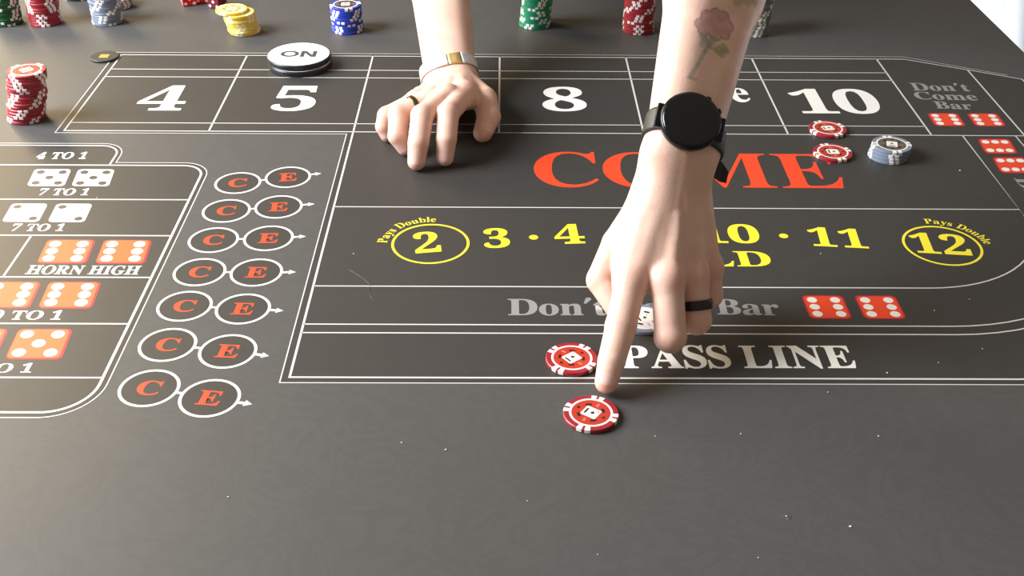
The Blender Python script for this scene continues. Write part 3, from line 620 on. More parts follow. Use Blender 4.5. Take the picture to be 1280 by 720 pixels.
class Hand: pass
def make_hand(wrist, elbow, mcps, fingers, thumb, frad, trad, wr=(18.5, 8.5), fa=(24, 12), palm_r=11.0):
    """wrist, elbow: points; mcps: 4 knuckles index..pinky; fingers: per finger [pip, dip, tip]; thumb: [cmc, mcp, ip, tip]"""
    H = Hand(); H.wrist, H.elbow, H.mcps, H.fingers, H.thumb, H.frad, H.trad = wrist, elbow, mcps, fingers, thumb, frad, trad
    lat = unit(mcps[0]-mcps[3]); fwd = unit((mcps[1]+mcps[2])/2-wrist)
    dors = unit(np.cross(lat, fwd)); dors = dors if dors[2] > 0 else -dors
    lat = unit(lat-fwd*float(lat@fwd))
    ax = unit(elbow-wrist); slat = unit(lat-ax*float(lat@ax)); sdor = unit(np.cross(ax, slat)); sdor = sdor if sdor[2] > 0 else -sdor
    H.lat, H.fwd, H.dors, H.ax, H.slat, H.sdor = lat, fwd, dors, ax, slat, sdor
    bases = [wrist+fwd*10+lat*o for o in (11, 4, -4, -11)]
    LF = float(np.linalg.norm(elbow-wrist))
    f1 = wrist+ax*LF*0.55; f2 = elbow
    def sdf(p):
        # forearm: radius and ulna side lobes, swelling towards the elbow
        d = smin(cone(p, wrist-ax*4+slat*wr[1], f1+slat*fa[1], wr[0], fa[0]), cone(p, wrist-ax*4-slat*wr[1], f1-slat*fa[1], wr[0]-.5, fa[0]-1), 14)
        d = smin(d, cone(p, f1+slat*fa[1]*.8, f2+slat*10, fa[0], fa[0]+6), 20); d = smin(d, cone(p, f1-slat*fa[1]*.8, f2-slat*10, fa[0]-1, fa[0]+6), 20)
        d = smin(d, ball(p, wrist-slat*(wr[1]+wr[0]-9)+sdor*7+ax*6, 9), 10)       # ulna bump
        # palm
        q = None
        for i, (b2, m) in enumerate(zip(bases, mcps)):
            r = palm_r-(.9 if i == 3 else 0)+(1.2 if i == 0 else 0)
            e = cone(p, b2-dors*1.5, m-dors*2.0, r+1, r); e = smin(e, cone(p, b2-dors*9, m-dors*9-fwd*9, r+1, r-2), 9)
            q = e if q is None else smin(q, e, 12)
        for i in range(3):
            q = smin(q, cone(p, (bases[i]+bases[i+1])/2-dors*2, (mcps[i]+mcps[i+1])/2-fwd*13-dors*3.5, palm_r, palm_r-1.2), 9)
        q = smin(q, cone(p, (bases[0]+thumb[0])/2-dors*6, thumb[1]*.5+bases[0]*.2+mcps[0]*.3-dors*4.5, 13, 10), 16)   # web of the thumb
        q = smin(q, cone(p, bases[3]-dors*9, mcps[3]*.8+bases[3]*.2-dors*9, 12, 10), 10)
        d = smin(d, q, 16)
        # tendons and knuckle heads
        for i, (b2, m) in enumerate(zip(bases, mcps)):
            d = smin(d, cone(p, b2*.5+m*.5+dors*(palm_r-3.2), m+dors*(palm_r-4.0), 1.6, 3.0), 7)
            d = smin(d, ball(p, m+dors*1.6, frad[i][0]-1.6), 6)
        fg = None
        for i in range(4):
            c = [mcps[i]]+fingers[i]; r = frad[i]
            e = chain(p, c, r, 0.8)
            e = smin(e, ball(p, c[1], r[1]-.9), 4)
            fg = e if fg is None else smin(fg, e, 1.2)
        d = smin(d, fg, 6.5)
        t = chain(p, thumb, trad, 1.5)
        d = smin(d, t, 4)
        return d
    H.sdf = sdf
    return H

SKIN = np.array((0.75, 0.51, 0.415), np.float32)
def skin_colour(H, v, n):
    c = np.tile(SKIN, (len(v), 1)); fl = np.zeros(len(v), np.float32)
    def near(pt, r, amt):
        nonlocal fl
        fl = np.maximum(fl, amt*np.exp(-((v-pt)**2).sum(1)/(r*r)))
    for i in range(4):
        near(H.mcps[i]+H.dors*9, 11, .55); near(H.fingers[i][0]+H.dors*8, 9, .45); near(H.fingers[i][2], 11, .65); near(H.fingers[i][1], 7, .3)
    near(H.thumb[3], 12, .6); near(H.thumb[2], 9, .3)
    c = c*(1-fl[:, None])+np.array((0.73, 0.39, 0.33), np.float32)*fl[:, None]
    return c

# ---- hand A: the hand resting on its fingertips, on the left of the photo
A = make_hand(A3(563, 97, 23), V(-92, 1430, 172),
    [A3(581, 117, 44), A3(560, 121, 47), A3(540, 124, 44), A3(521, 127, 36)],
    [[A3(560, 142, 45), A3(558, 174, 27), A3(556, 197, 9.5)], [A3(528, 145, 44), A3(523, 179, 26), A3(520.5, 202, 9.5)],
     [A3(499, 143, 36), A3(497, 170, 21), A3(506, 184, 9)], [A3(484, 145, 27), A3(480, 158, 17), A3(484, 168, 8.5)]],
    [A3(584, 106, 25), A3(606, 124, 27), A3(611, 146, 19), A3(603.5, 166, 11.5)],
    [(12.0, 11.4, 10.6, 8.9), (12.2, 11.6, 10.7, 9.0), (11.8, 11.2, 10.2, 8.6), (10.8, 10.0, 9.2, 8.0)], (14, 13.4, 12.8, 10.2), wr=(19.5, 9.5), fa=(25, 11))
# ---- hand B: the pointing hand, on the right
wB = A3(851, 184, 141)
eB = V(199, 997, 304)
mB = [A3(789, 350, 60), A3(834, 349, 63), A3(866, 343, 58), A3(886, 334, 52)]
def curl(pip, back, down, back2, down2):
    p1 = pip+V(0, back, -down); p2 = p1+V(0, back2, -down2); return [pip, p1, p2]
B = make_hand(wB, eB, mB,
    [[A3(776, 408, 37), A3(764.5, 451, 22), A3(758, 477.5, 10.5)],
     curl(A3(838, 421, 28), 24, 4, 15, -12), curl(A3(871, 400, 27), 22, 3, 14, -11), curl(A3(888, 369, 30), 17, 4, 12, -9)],
    [A3(820, 236, 108), A3(773, 305, 71), A3(752, 350, 44), A3(771, 384, 31)],
    [(12.4, 11.6, 10.4, 8.7), (12.6, 12.0, 10.0, 8.6), (11.8, 11.2, 9.6, 8.2), (10.4, 9.6, 8.4, 7.2)], (14, 13, 12.0, 9.6), wr=(18.5, 10.5), fa=(27, 14))

def bounds(H):
    P = np.stack([H.wrist, H.elbow]+H.mcps+[q for f in H.fingers for q in f]+H.thumb)
    return P.min(0)-42, P.max(0)+50
vs_all, q_all, c_all, off = [], [], [], 0
HRES = 1.35
for H in (A, B):
    lo, hi = bounds(H)
    v, q, n = nets(H.sdf, lo, hi, HRES)
    # raised veins on the back of the hand
    rl_ = v-H.wrist; va, vb = rl_@H.fwd, rl_@H.lat; disp = np.zeros(len(v), np.float32)
    for path in (((2, 9), (28, 7), (50, 0), (72, -3)), ((28, 7), (52, 10), (74, 9)), ((10, -10), (40, -13), (62, -11))):
        for (a0, b0), (a1, b1) in zip(path, path[1:]):
            t = np.clip(((va-a0)*(a1-a0)+(vb-b0)*(b1-b0))/((a1-a0)**2+(b1-b0)**2), 0, 1)
            dd_ = (va-a0-t*(a1-a0))**2+(vb-b0-t*(b1-b0))**2
            disp = np.maximum(disp, 0.32*np.exp(-dd_/7.0))
    v = v+n*(disp*np.clip((n@H.dors-.35)*3, 0, 1))[:, None]
    c = skin_colour(H, v, n)
    H.verts, H.norms, H.cols = v, n, c
    vs_all.append(v); q_all.append(q+off); c_all.append(c); off += len(v)

# ---- rose tattoo on the forearm of the pointing arm (colour of the skin itself)
def tat_uv(px, py):
    """pixel -> (along forearm, across forearm) in mm, on the plane through the forearm's upper skin"""
    o = np.array((0, 0, CAM_H*1000)); d = np.array(fw*FPX+rt*(px-640)-up*(py-360)); d /= np.linalg.norm(d)
    nn = np.cross(B.ax, B.slat); p0 = B.wrist+B.sdor*26
    t = ((p0-o)@nn)/(d@nn); p = o+d*t
    return float((p-B.wrist)@B.ax), float((p-B.wrist)@B.slat)
def seg_d(u, w, a, b2):
    a, b2 = np.array(a), np.array(b2); ba = b2-a; pa = np.stack([u-a[0], w-a[1]], 1)
    t = np.clip(pa@ba/(ba@ba), 0, 1); return np.sqrt(((pa-t[:, None]*ba)**2).sum(1))
def paint(c, mask, col, amt=1.0):
    m = np.clip(mask, 0, 1)[:, None]*amt
    return c*(1-m)+np.array(col, np.float32)*m
rel = B.verts-B.wrist; tu = rel@B.ax; tw = rel@B.slat; topside = (B.norms@B.sdor) > 0.0
c = B.cols
lob = [(879, 28, 7), (886, 20, 8), (896, 18, 8), (906, 22, 8), (912, 32, 7), (908, 41, 7), (896, 39, 10), (882, 36, 7), (890, 30, 12), (900, 30, 11)]
sc_ = 1/1.5
dl = None
for x, y, r in lob:
    u0, w0 = tat_uv(x, y); e = np.sqrt((tu-u0)**2+(tw-w0)**2)-r*sc_
    dl = e if dl is None else np.minimum(dl, e)
dl = np.where(topside, dl, 99)
sh = np.sin(tu*.55+np.sin(tw*.4)*1.5)*.5+.5
c = paint(c, 1-np.clip((dl+.3)/1.2, 0, 1), (0.45, 0.24, 0.26), .6)
c = paint(c, (1-np.clip((dl+.3)/1.2, 0, 1))*sh, (0.46, 0.19, 0.18), .4)
c = paint(c, 1-np.clip((np.abs(dl)-.35)/.7, 0, 1), (0.22, 0.16, 0.19), .6)
for pa, pb, wd in (((892, 45), (884, 62), 1.4), ((884, 62), (876, 78), 1.3), ((876, 78), (867, 94), 1.1), ((867, 94), (874, 97), .7), ((887, 57), (900, 62), .8), ((884, 46), (880, 54), 1.6), ((880, 44), (888, 52), 2.0), ((896, 47), (890, 56), 1.6)):
    d = np.where(topside, seg_d(tu, tw, tat_uv(*pa), tat_uv(*pb)), 99)
    c = paint(c, 1-np.clip((d-wd)/1.2, 0, 1), (0.27, 0.29, 0.24), .62)
for x, y, r in ((901, 61, 5.5), (907, 58, 5), (905, 66, 4.5), (911, 62, 3.5)):
    u0, w0 = tat_uv(x, y); d = np.where(topside, np.sqrt((tu-u0)**2+(tw-w0)**2)-r*sc_, 99)
    c = paint(c, 1-np.clip((d+.2)/1.3, 0, 1), (0.30, 0.30, 0.12), .7)
for x, y, r in ((920, 2, 6), (932, 0, 7), (942, 3, 4), (926, -8, 9)):
    u0, w0 = tat_uv(x, y); d = np.where(topside, np.sqrt((tu-u0)**2+(tw-w0)**2)-r*sc_, 99)
    c = paint(c, 1-np.clip((d+.2)/2.2, 0, 1), (0.26, 0.24, 0.12), .5)
c_all[1] = c

# ---- shoulders, head and clothes (above the frame)
shA, shB = V(-128, 1475, 425), V(232, 1225, 475)
chest = (shA+shB)/2+V(20, 90, -40); hips = V(85, 1790, 30)
headc = (shA+shB)/2+V(-30, -40, 190)
def upper(p):
    d = cone(p, A.elbow, shA, 37, 48); d = np.minimum(d, cone(p, B.elbow, shB, 38, 48))
    t = smin(cone(p, shA, shB, 52, 52), cone(p, chest, hips, 96, 92), 60); d = smin(d, t, 30)
    nk = cone(p, (shA+shB)/2+V(0, 0, 20), headc-V(0, -15, 60), 52, 50); d = smin(d, nk, 30)
    hp = (p-headc)*np.array((1.0, .82, .72), np.float32)
    h = np.sqrt((hp**2).sum(1))-76
    h = smin(h, cone(p, headc+V(0, -30, -60), headc+V(0, -66, -78), 42, 26), 25)       # jaw and chin
    h = smin(h, cone(p, headc+V(0, -88, 10), headc+V(0, -104, -26), 8, 11), 10)          # nose
    for sx in (-1, 1):
        h = smin(h, ball(p, headc+V(sx*76, 8, -10), 14), 8)                                # ears
        h = -smin(-h, ball(p, headc+V(sx*32, -104, 12), 15), 10)                           # eye sockets
        h = smin(h, ball(p, headc+V(sx*32, -80, 8), 14), 3)
    h = smin(h, cone(p, headc+V(-20, -92, -56), headc+V(20, -92, -56), 6, 6), 6)           # lips
    return smin(d, h, 12)
v, q, n = nets(upper, (-240, 925, -110), (360, 1930, 780), 7.0)
cu_ = np.tile(SKIN, (len(v), 1))
for pt, r, col in ((headc+V(-32, -92, 8), 9, (0.07, 0.05, 0.04)), (headc+V(32, -92, 8), 9, (0.07, 0.05, 0.04)), (headc+V(-10, -97, -56), 12, (0.5, 0.2, 0.17)), (headc+V(10, -97, -56), 12, (0.5, 0.2, 0.17))):
    m_ = np.exp(-(((v-pt)**2).sum(1)/(r*r))**2)[:, None]; cu_ = cu_*(1-m_)+np.array(col, np.float32)*m_
vs_all.append(v); q_all.append(q+off); c_all.append(cu_); off += len(v)

vs, qs, cs = np.concatenate(vs_all), np.concatenate(q_all), np.concatenate(c_all)
pm = bpy.data.meshes.new('person_skin')
pm.vertices.add(len(vs)); pm.vertices.foreach_set('co', (vs/1000).astype(np.float32).ravel())
pm.loops.add(len(qs)*4); pm.loops.foreach_set('vertex_index', qs.astype(np.int32).ravel())
pm.polygons.add(len(qs)); pm.polygons.foreach_set('loop_start', np.arange(0, len(qs)*4, 4, dtype=np.int32))
pm.polygons.foreach_set('use_smooth', np.ones(len(qs), bool))
pm.update(calc_edges=True); pm.validate()
ca = pm.color_attributes.new('skin_colour', 'FLOAT_COLOR', 'POINT')
ca.data.foreach_set('color', np.concatenate([cs, np.ones((len(cs), 1), np.float32)], 1).astype(np.float32).ravel())

sm = bpy.data.materials.new('skin'); sm.use_nodes = True; nt = sm.node_tree; N = nt.nodes; L = nt.links
b = N['Principled BSDF']; b.inputs['Roughness'].default_value = 0.46; b.inputs['Specular IOR Level'].default_value = 0.4
b.inputs['Subsurface Weight'].default_value = 0.22; b.inputs['Subsurface Radius'].default_value = (1.0, 0.36, 0.2); b.inputs['Subsurface Scale'].default_value = 0.006
at_ = N.new('ShaderNodeAttribute'); at_.attribute_name = 'skin_colour'
tc = N.new('ShaderNodeTexCoord')
nz = N.new('ShaderNodeTexNoise'); nz.inputs['Scale'].default_value = 55; nz.inputs['Detail'].default_value = 5; L.new(tc.outputs['Object'], nz.inputs['Vector'])
rg = N.new('ShaderNodeMapRange'); rg.inputs['From Min'].default_value = .3; rg.inputs['From Max'].default_value = .7
L.new(nz.outputs['Fac'], rg.inputs['Value'])
mxa = N.new('ShaderNodeMix'); mxa.data_type = 'RGBA'; mxa.blend_type = 'MULTIPLY'; mxa.inputs['Factor'].default_value = 1
mcol = N.new('ShaderNodeMix'); mcol.data_type = 'RGBA'; mcol.inputs[6].default_value = (0.97, 0.90, 0.88, 1); mcol.inputs[7].default_value = (1.04, 1.06, 1.06, 1)
L.new(rg.outputs[0], mcol.inputs['Factor']); L.new(at_.outputs['Color'], mxa.inputs[6]); L.new(mcol.outputs[2], mxa.inputs[7]); L.new(mxa.outputs[2], b.inputs['Base Color'])
vz = N.new('ShaderNodeTexVoronoi'); vz.inputs['Scale'].default_value = 900; L.new(tc.outputs['Object'], vz.inputs['Vector'])
bp = N.new('ShaderNodeBump'); bp.inputs['Strength'].default_value = 0.16; bp.inputs['Distance'].default_value = 0.0004
L.new(vz.outputs['Distance'], bp.inputs['Height'])
n4 = N.new('ShaderNodeTexNoise'); n4.inputs['Scale'].default_value = 140; n4.inputs['Detail'].default_value = 3; L.new(tc.outputs['Object'], n4.inputs['Vector'])
bp2 = N.new('ShaderNodeBump'); bp2.inputs['Strength'].default_value = 0.22; bp2.inputs['Distance'].default_value = 0.0012
L.new(n4.outputs['Fac'], bp2.inputs['Height']); L.new(bp2.outputs[0], bp.inputs['Normal']); L.new(bp.outputs[0], b.inputs['Normal'])
MATS['skin'] = sm
person = link('person', pm, sm)
tag(person, 'person leaning over the table with bare forearms, one hand pointing at a chip', 'person')

# fingernails
nailM = mat('nail', (0.79, 0.51, 0.45), 0.3)
def nail(H, pts, r, dors, ln=9.5, wd=48, ext=0.55):
    dip, tip = pts; ax = unit(tip-dip); dn = unit(dors-ax*float(dors@ax)); side = np.cross(ax, dn)
    vs, fs = [], []; nu, nv = 8, 7
    for i in range(nu+1):
        t = -ln*.62+ln*i/nu
        for j in range(nv+1):
            a = math.radians(-wd+2*wd*j/nv); e = abs(2*j/nv-1)
            tt = t-(0.28*ln*e*e if i > nu/2 else -0.22*ln*e*e)*abs(i/nu-.5)*2
            dirn = dn*math.cos(a)+side*math.sin(a)
            # walk out to the skin along dirn
            o = tip+ax*tt; rs = np.linspace(2, r+4, 40); ds = H.sdf((o+rs[:, None]*dirn).astype(np.float32))
            k = np.argmax(ds > 0) if (ds > 0).any() else 39
            rr = rs[k]-(rs[1]-rs[0])*(ds[k]/max(ds[k]-ds[k-1], 1e-4)) if k > 0 else r
            vs.append(tuple(o+dirn*(rr+ext*(1-.5*e*e))))
    for i in range(nu):
        for j in range(nv):
            a = i*(nv+1)+j; fs.append((a, a+1, a+nv+2, a+nv+1))
    o = link('fingernail', mesh(vs, fs, smooth=True), nailM, person)
    return o
up3 = V(0, -.55, .83)
for H, lst in ((A, (0, 1, 2, 3)), (B, (0,))):
    for i in lst: nail(H, (H.fingers[i][1], H.fingers[i][2]), H.frad[i][3], V(0, -.75, .66) if H is A else V(-.1, -.55, .83), 9.5 if i < 3 else 7.5)
nail(A, (A.thumb[2], A.thumb[3]), A.trad[3], V(.55, -.55, .5), 10.5)

# clothes: t-shirt, trousers, shoes, hair
def cloth(name, sdf, lo, hi, h, m, keep=None):
    v, q, n = nets(sdf, lo, hi, h)
    me = bpy.data.meshes.new(name); me.from_pydata([tuple(x) for x in (v/1000)], [], [tuple(int(i) for i in f) for f in q])
    me.polygons.foreach_set('use_smooth', [True]*len(me.polygons)); me.update()
    return link(name, me, m, person)
def shirt(p):
    eA = shA*.45+A.elbow*.55; eBm = shB*.45+B.elbow*.55
    d = smin(cone(p, shA, eA, 58, 58), cone(p, shA, shB, 66, 66), 25); d = smin(d, cone(p, shB, eBm, 58, 58), 25)
    d = smin(d, cone(p, chest, hips, 127, 120), 60)
    nk = cone(p, (shA+shB)/2+V(0, 0, 30), headc, 58, 58)
    d = -smin(-d, nk, 6)
    axA = unit(eA-shA); axB = unit(eBm-shB)
    for s0, ax_, sh_ in ((eA, axA, shA), (eBm, axB, shB)):
        near = np.sqrt(((p-s0)**2).sum(1)) < 130
        d = np.where(near, np.maximum(d, (p-s0)@ax_), d)
    return d
cloth('t_shirt', shirt, (-260, 1010, -150), (380, 1960, 620), 9.0, mat('shirt_cotton', (0.03, 0.032, 0.036), 0.85, noise=0.15, nscale=30))
def trousers(p):
    d = cone(p, hips+V(-60, 0, 0), hips+V(60, 0, 0), 118, 118)
    for s in (-1, 1):
        d = smin(d, chain(p, [hips+V(s*75, 0, -20), V(85+s*95, 1815, -380), V(85+s*100, 1850, -725)], [98, 72, 56], 30), 30)
    return np.maximum(d, p[:, 2]-75)
cloth('trousers', trousers, (-200, 1620, -800), (380, 1990, 120), 11.0, mat('trouser_denim', (0.03, 0.04, 0.07), 0.85, noise=0.2, nscale=60))
for s in (-1, 1):
    fx = 85+s*100
    def shoe(p, fx=fx): return np.maximum(smin(cone(p, V(fx, 1865, -715), V(fx, 1735, -722), 46, 40), cone(p, V(fx, 1855, -690), V(fx, 1855, -640), 44, 42), 20), -759-p[:, 2])
    cloth('shoe', shoe, (fx-70, 1670, -775), (fx+70, 1930, -580), 8.0, mat('shoe_leather', (0.02, 0.018, 0.016), 0.5))
def hair(p):
    hp = (p-headc-V(0, 14, 14))*np.array((1.0, .80, .74), np.float32); d = np.sqrt((hp**2).sum(1))-82
    return np.maximum(np.maximum(d, -(p-headc)@unit(V(0, .8, .75))-12), -(np.sqrt((((p-headc)*np.array((1.0, .82, .72), np.float32))**2).sum(1))-72))
cloth('hair', hair, tuple(headc-V(120, 140, 130)), tuple(headc+V(120, 160, 160)), 6.0, mat('hair_brown', (0.05, 0.03, 0.018), 0.6, noise=0.4, nscale=90, bump=0.5))

# ------------------------------------------------------------------ worn things: watch, bracelet, rings
def loop_pts(sdf, c, ax, u, rmax, n=72, grow=1.0):
    """closed contour of the skin around an axis, in the plane through c"""
    w = np.cross(ax, u); out = []
    rs = np.linspace(1, rmax, 90)
    for k in range(n):
        a = 2*math.pi*k/n; d = u*math.cos(a)+w*math.sin(a)
        ds = sdf((c+rs[:, None]*d).astype(np.float32)); j = int(np.argmax(ds > 0)) if (ds > 0).any() else 89
        r = rs[j]-(rs[1]-rs[0])*ds[j]/max(ds[j]-ds[j-1], 1e-4) if (j and ds[j] > 0) else rmax
        out.append(r)
    r = np.array(out)
    for _ in range(2): r = np.maximum(r, (np.roll(r, 1)+np.roll(r, -1))/2)
    for _ in range(6): r = (np.roll(r, 1)+2*r+np.roll(r, -1))/4
    return r+grow
def band(name, H, c, ax, u, width, thick, gap, m, rmax=60, a0=0, a1=360, parent=None, n=72, edge=0.35, radii=None):
    """band of given width around a limb, following the skin"""
    ax, u = unit(ax), unit(u-ax*float(u@ax)/float(ax@ax)); w = np.cross(ax, u)
    rows = []
    sec = [(-.5, 0), (-.5, .75), (-.38, 1), (.38, 1), (.5, .75), (.5, 0)]
    rr = {s: loop_pts(H.sdf, c+ax*s*width, ax, u, rmax, n, gap) for s in {q[0] for q in sec}}
    rm = np.maximum.reduce(list(rr.values())); rr = {s: rr[s]*.35+rm*.65 for s in rr}
    full = abs(a1-a0) >= 360
    k0, k1 = int(a0/360*n), int(a1/360*n)
    vs, fs = [], []; ks = range(k0, k1 if full else k1+1)
    for k in ks:
        a = 2*math.pi*k/n; d = u*math.cos(a)+w*math.sin(a)
        for s, t in sec: vs.append(tuple(c+ax*s*width+d*(rr[s][k % n]+t*thick)))
    m_ = len(sec); cnt = len(ks)
    for i in range(cnt if full else cnt-1):
        for j in range(m_):
            a, b2 = i*m_+j, i*m_+(j+1) % m_; c2, d2 = ((i+1) % cnt)*m_+j, ((i+1) % cnt)*m_+(j+1) % m_
            fs.append((a, c2, d2, b2))
    if not full: fs += [tuple(range(m_-1, -1, -1)), tuple((cnt-1)*m_+j for j in range(m_))]
    me = mesh(vs, fs, smooth=True)
    bm = bmesh.new(); bm.from_mesh(me); bmesh.ops.recalc_face_normals(bm, faces=bm.faces[:]); bm.to_mesh(me); bm.free()
    return link(name, me, m, parent)

# smart watch on the pointing arm
wc = B.wrist+B.ax*10
wN = unit(B.sdor*1.0+B.slat*0.42)
rad = loop_pts(B.sdf, wc, B.ax, wN, 60, 72, 0)[0]
wt = bpy.data.objects.new('wristwatch', None); C.objects.link(wt); wt.location = tuple((wc+wN*(rad))/1000)
tag(wt, 'round black smartwatch on a black strap, worn on the tattooed arm', 'watch')
M_inv = Matrix.Translation(-wt.location)
def wpart(o): o.parent = wt; o.matrix_parent_inverse = M_inv; return o
strapM = mat('strap_rubber', (0.018, 0.018, 0.019), 0.55); caseM = mat('watch_case', (0.02, 0.022, 0.026), 0.22, metal=0.8); glassM = mat('watch_glass', (0.004, 0.004, 0.005), 0.06)
wpart(band('strap', B, wc, B.ax, wN, 19, 2.0, 0.4, strapM))
face = Matrix((tuple(B.slat), tuple(np.cross(wN, B.slat)), tuple(wN))).transposed().to_4x4()
sl = unit(B.slat-wN*float(B.slat@wN)); face = Matrix((tuple(sl), tuple(np.cross(wN, sl)), tuple(wN))).transposed().to_4x4()
def watch_mesh(name, me, m):
    me.transform(Matrix.Translation(tuple((wc+wN*(rad-1.0))/1000)) @ face)
    return wpart(link(name, me, m))
WR = 23.4
watch_mesh('case', lathe([(0, 0), (16, 0), (WR-1.2, 1.2), (WR, 3.2), (WR, 7.6), (WR-.8, 9.4), (WR-2.0, 9.9), (0, 9.9)], 64), caseM)
watch_mesh('screen', lathe([(0, 9.8), (WR-1.7, 9.8), (WR-1.8, 10.25), (WR-3, 10.7), (0, 11.0)], 64), glassM)
for s in (-1, 1):
    o = box_mesh(s*21-5.5, s*21+5.5, -10, 10, .6, 5.2, 1.2)
    watch_mesh('lug', o, caseM)
for yy in (-7, 7):
    me = lathe([(0, 0), (2.4, 0), (2.4, 2), (1.8, 2.6), (0, 2.6)], 20)
    me.transform(Matrix.Translation((-.0, 0, 0)) @ Matrix.Rotation(math.radians(90), 4, 'Y'))
    a = math.radians(215 if yy < 0 else 245)
    me.transform(Matrix.Rotation(a, 4, 'Z')); me.transform(Matrix.Translation((WR*math.cos(a)/1000*.97, WR*math.sin(a)/1000*.97, .0055)))
    watch_mesh('button', me, caseM)
# loose strap end sticking out on the little-finger side
right = -B.slat
path = [wc+right*(27+a)+B.sdor*b2-B.ax*c_ for a, b2, c_ in ((-2, -2, 0), (3, -6, 3), (8, -9, 6), (13, -9, 9), (18, -7, 12), (22, -4, 15))]
vs, fs = [], []
for i, p in enumerate(path):
    tg = unit(path[min(i+1, 5)]-path[max(i-1, 0)]); nn = unit(np.cross(tg, B.ax)); hw = 8.5*(1 if i < 4 else (.86 if i == 4 else .55))
    for sx, sz in ((-1, -1), (1, -1), (1, 1), (-1, 1)): vs.append(tuple(p+B.ax*sx*hw+nn*sz*1.1))
for i in range(5):
    for j in range(4): fs.append((i*4+j, i*4+(j+1) % 4, i*4+4+(j+1) % 4, i*4+4+j))
fs += [(3, 2, 1, 0), (20, 21, 22, 23)]
wpart(link('strap_end', mesh(vs, fs), strapM))

# cuff bracelet on the resting arm
silver = mat('bracelet_silver', (0.86, 0.86, 0.85), 0.3, metal=0.55); goldm = mat('bracelet_gold', (0.95, 0.70, 0.30), 0.28, metal=0.8)
bc = A.wrist+A.ax*7
bax = unit(A.ax+V(-0.10, 0, 0.0))
br = bpy.data.objects.new('bracelet', None); C.objects.link(br); br.location = tuple(bc/1000)
tag(br, 'silver cuff bracelet with a gold middle, on the resting wrist', 'bracelet')
for nm, m, a0, a1 in (('silver_band', silver, 20, 350), ('gold_section', goldm, -10, 20)):
    o = band(nm, A, bc, bax, V(0, 0, 1), 15, 1.2, 1.0, m, 50, a0, a1); o.parent = br; o.matrix_parent_inverse = Matrix.Translation(-br.location)
# rings
def ring(name, H, i, t, width, thick, m, label, ns):
    a, b2 = H.mcps[i], H.fingers[i][0]; c0 = a*(1-t)+b2*t; r = H.frad[i][0]*(1-t)+H.frad[i][1]*t
    o = band(name, H, c0, b2-a, V(0, 0, 1), width, thick, .35, m, r+1.0, 0, 360, n=48)
    return tag(o, label, 'ring')
ring('finger_ring', A, 2, .55, 5.0, 1.1, mat('ring_bronze', (0.16, 0.12, 0.06), 0.3, metal=0.9), 'narrow dark gold ring on the resting hand', 48)
ring('finger_ring', B, 2, .66, 7.5, 1.6, mat('ring_black', (0.008, 0.008, 0.009), 0.3), 'wide black ring on the pointing hand', 48)

# ------------------------------------------------------------------ white cloth beyond the table's right end
vs, fs = [], []; nu, nv = 160, 14
for i in range(nu+1):
    t = i/nu; x = 820+1100*t; y = 2080-560*t
    for j in range(nv+1):
        z = -755+770*j/nv; ph = 42*t+0.0011*z
        wv = 34*math.sin(ph)+13*math.sin(2.3*ph+1.1); vs.append((x+wv*.45-0.16*(z+745), y+wv*.9, z))
for i in range(nu):
    for j in range(nv):
        a = i*(nv+1)+j; fs.append((a, a+nv+1, a+nv+2, a+1))
cm = mat('curtain_cloth', (0.86, 0.89, 0.93), 0.6)
tag(link('white_sheet', mesh(vs, fs, smooth=True), cm), 'white cloth hanging in folds beyond the right end of the table', 'cloth')

sol = bpy.data.objects['white_sheet'].modifiers.new('thickness', 'SOLIDIFY'); sol.thickness = 0.0015

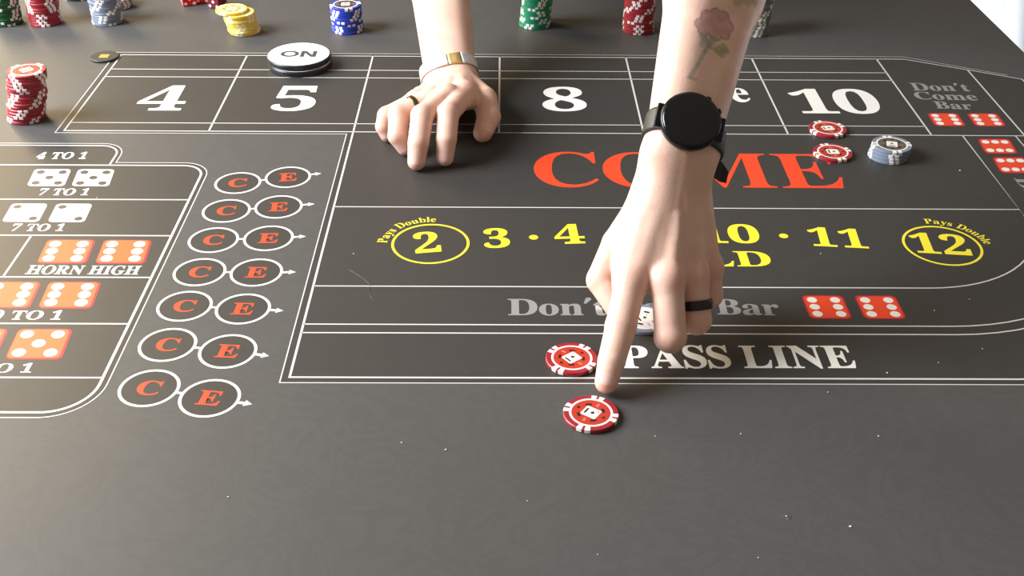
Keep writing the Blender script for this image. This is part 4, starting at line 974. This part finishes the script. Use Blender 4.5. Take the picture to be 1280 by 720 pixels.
# ------------------------------------------------------------------ lint and a stray hair on the mat
rl = random.Random(3)
spots = [(1098, 545, 1.0), (1063, 658, 1.3), (983, 645, .9), (926, 542, .8), (502, 553, .9), (557, 562, 1.0), (285, 621, .8), (442, 317, .9), (1035, 490, .8), (1109, 466, 1.2), (1168, 388, .8), (1026, 317, .8), (1200, 213, 1.2), (659, 626, .7), (747, 693, .6), (948, 697, .7), (121, 247, .8), (400, 217, .7), (1228, 436, .8), (1173, 453, .7), (819, 545, .7), (1212, 374, .8)]
vs, fs = [], []
for px, py, s in spots:
    c = at(px, py, 0.25); i = len(vs); k = 7
    for ring_r, zz in ((1.0, 0.02), (.8, .28)):
        vs += [(c.x+s*.75*ring_r*rl.uniform(.7, 1.2)*math.cos(2*math.pi*q/k), c.y+s*.75*ring_r*rl.uniform(.7, 1.2)*math.sin(2*math.pi*q/k), .16+zz*s) for q in range(k)]
    fs += [(i+q, i+(q+1) % k, i+k+(q+1) % k, i+k+q) for q in range(k)]+[tuple(range(i+k, i+2*k))]
tag(link('lint', mesh(vs, fs), mat('lint_white', (0.6, 0.58, 0.55), 0.8)), 'tiny pale lint specks scattered over the mat', 'lint', kind='stuff')

def thread(pts, r, name, m):
    vs, fs = [], []
    P = [Vector(p) for p in pts]
    for i, p in enumerate(P):
        t = (P[min(i+1, len(P)-1)]-P[max(i-1, 0)]).normalized(); s = Vector((-t.y, t.x, 0)); u = Vector((0, 0, 1))
        vs += [tuple(p+s*r*math.cos(a)+u*r*math.sin(a)) for a in (0, 2.094, 4.189)]
    for i in range(len(P)-1):
        for j in range(3): fs.append((3*i+j, 3*i+(j+1) % 3, 3*i+3+(j+1) % 3, 3*i+3+j))
    return link(name, mesh(vs, fs), m)
hp = [at(x, y, 0.3) for x, y in ((436, 337), (445, 342), (455, 349), (461, 354), (463, 359), (461, 364), (463, 370), (466, 374))]
tag(thread(hp, .13, 'stray_hair', mat('hair_pale', (0.30, 0.28, 0.25), 0.6)), 'single thin stray hair lying left of the field bet', 'hair')
hp = [at(x, y, 0.3) for x, y in ((978, 647), (984, 644), (989, 645), (986, 649), (981, 648))]
tag(thread(hp, .15, 'thread', mat('hair_pale', (0.30, 0.28, 0.25), 0.6)), 'tiny curled thread on the bare cloth at the front', 'thread')
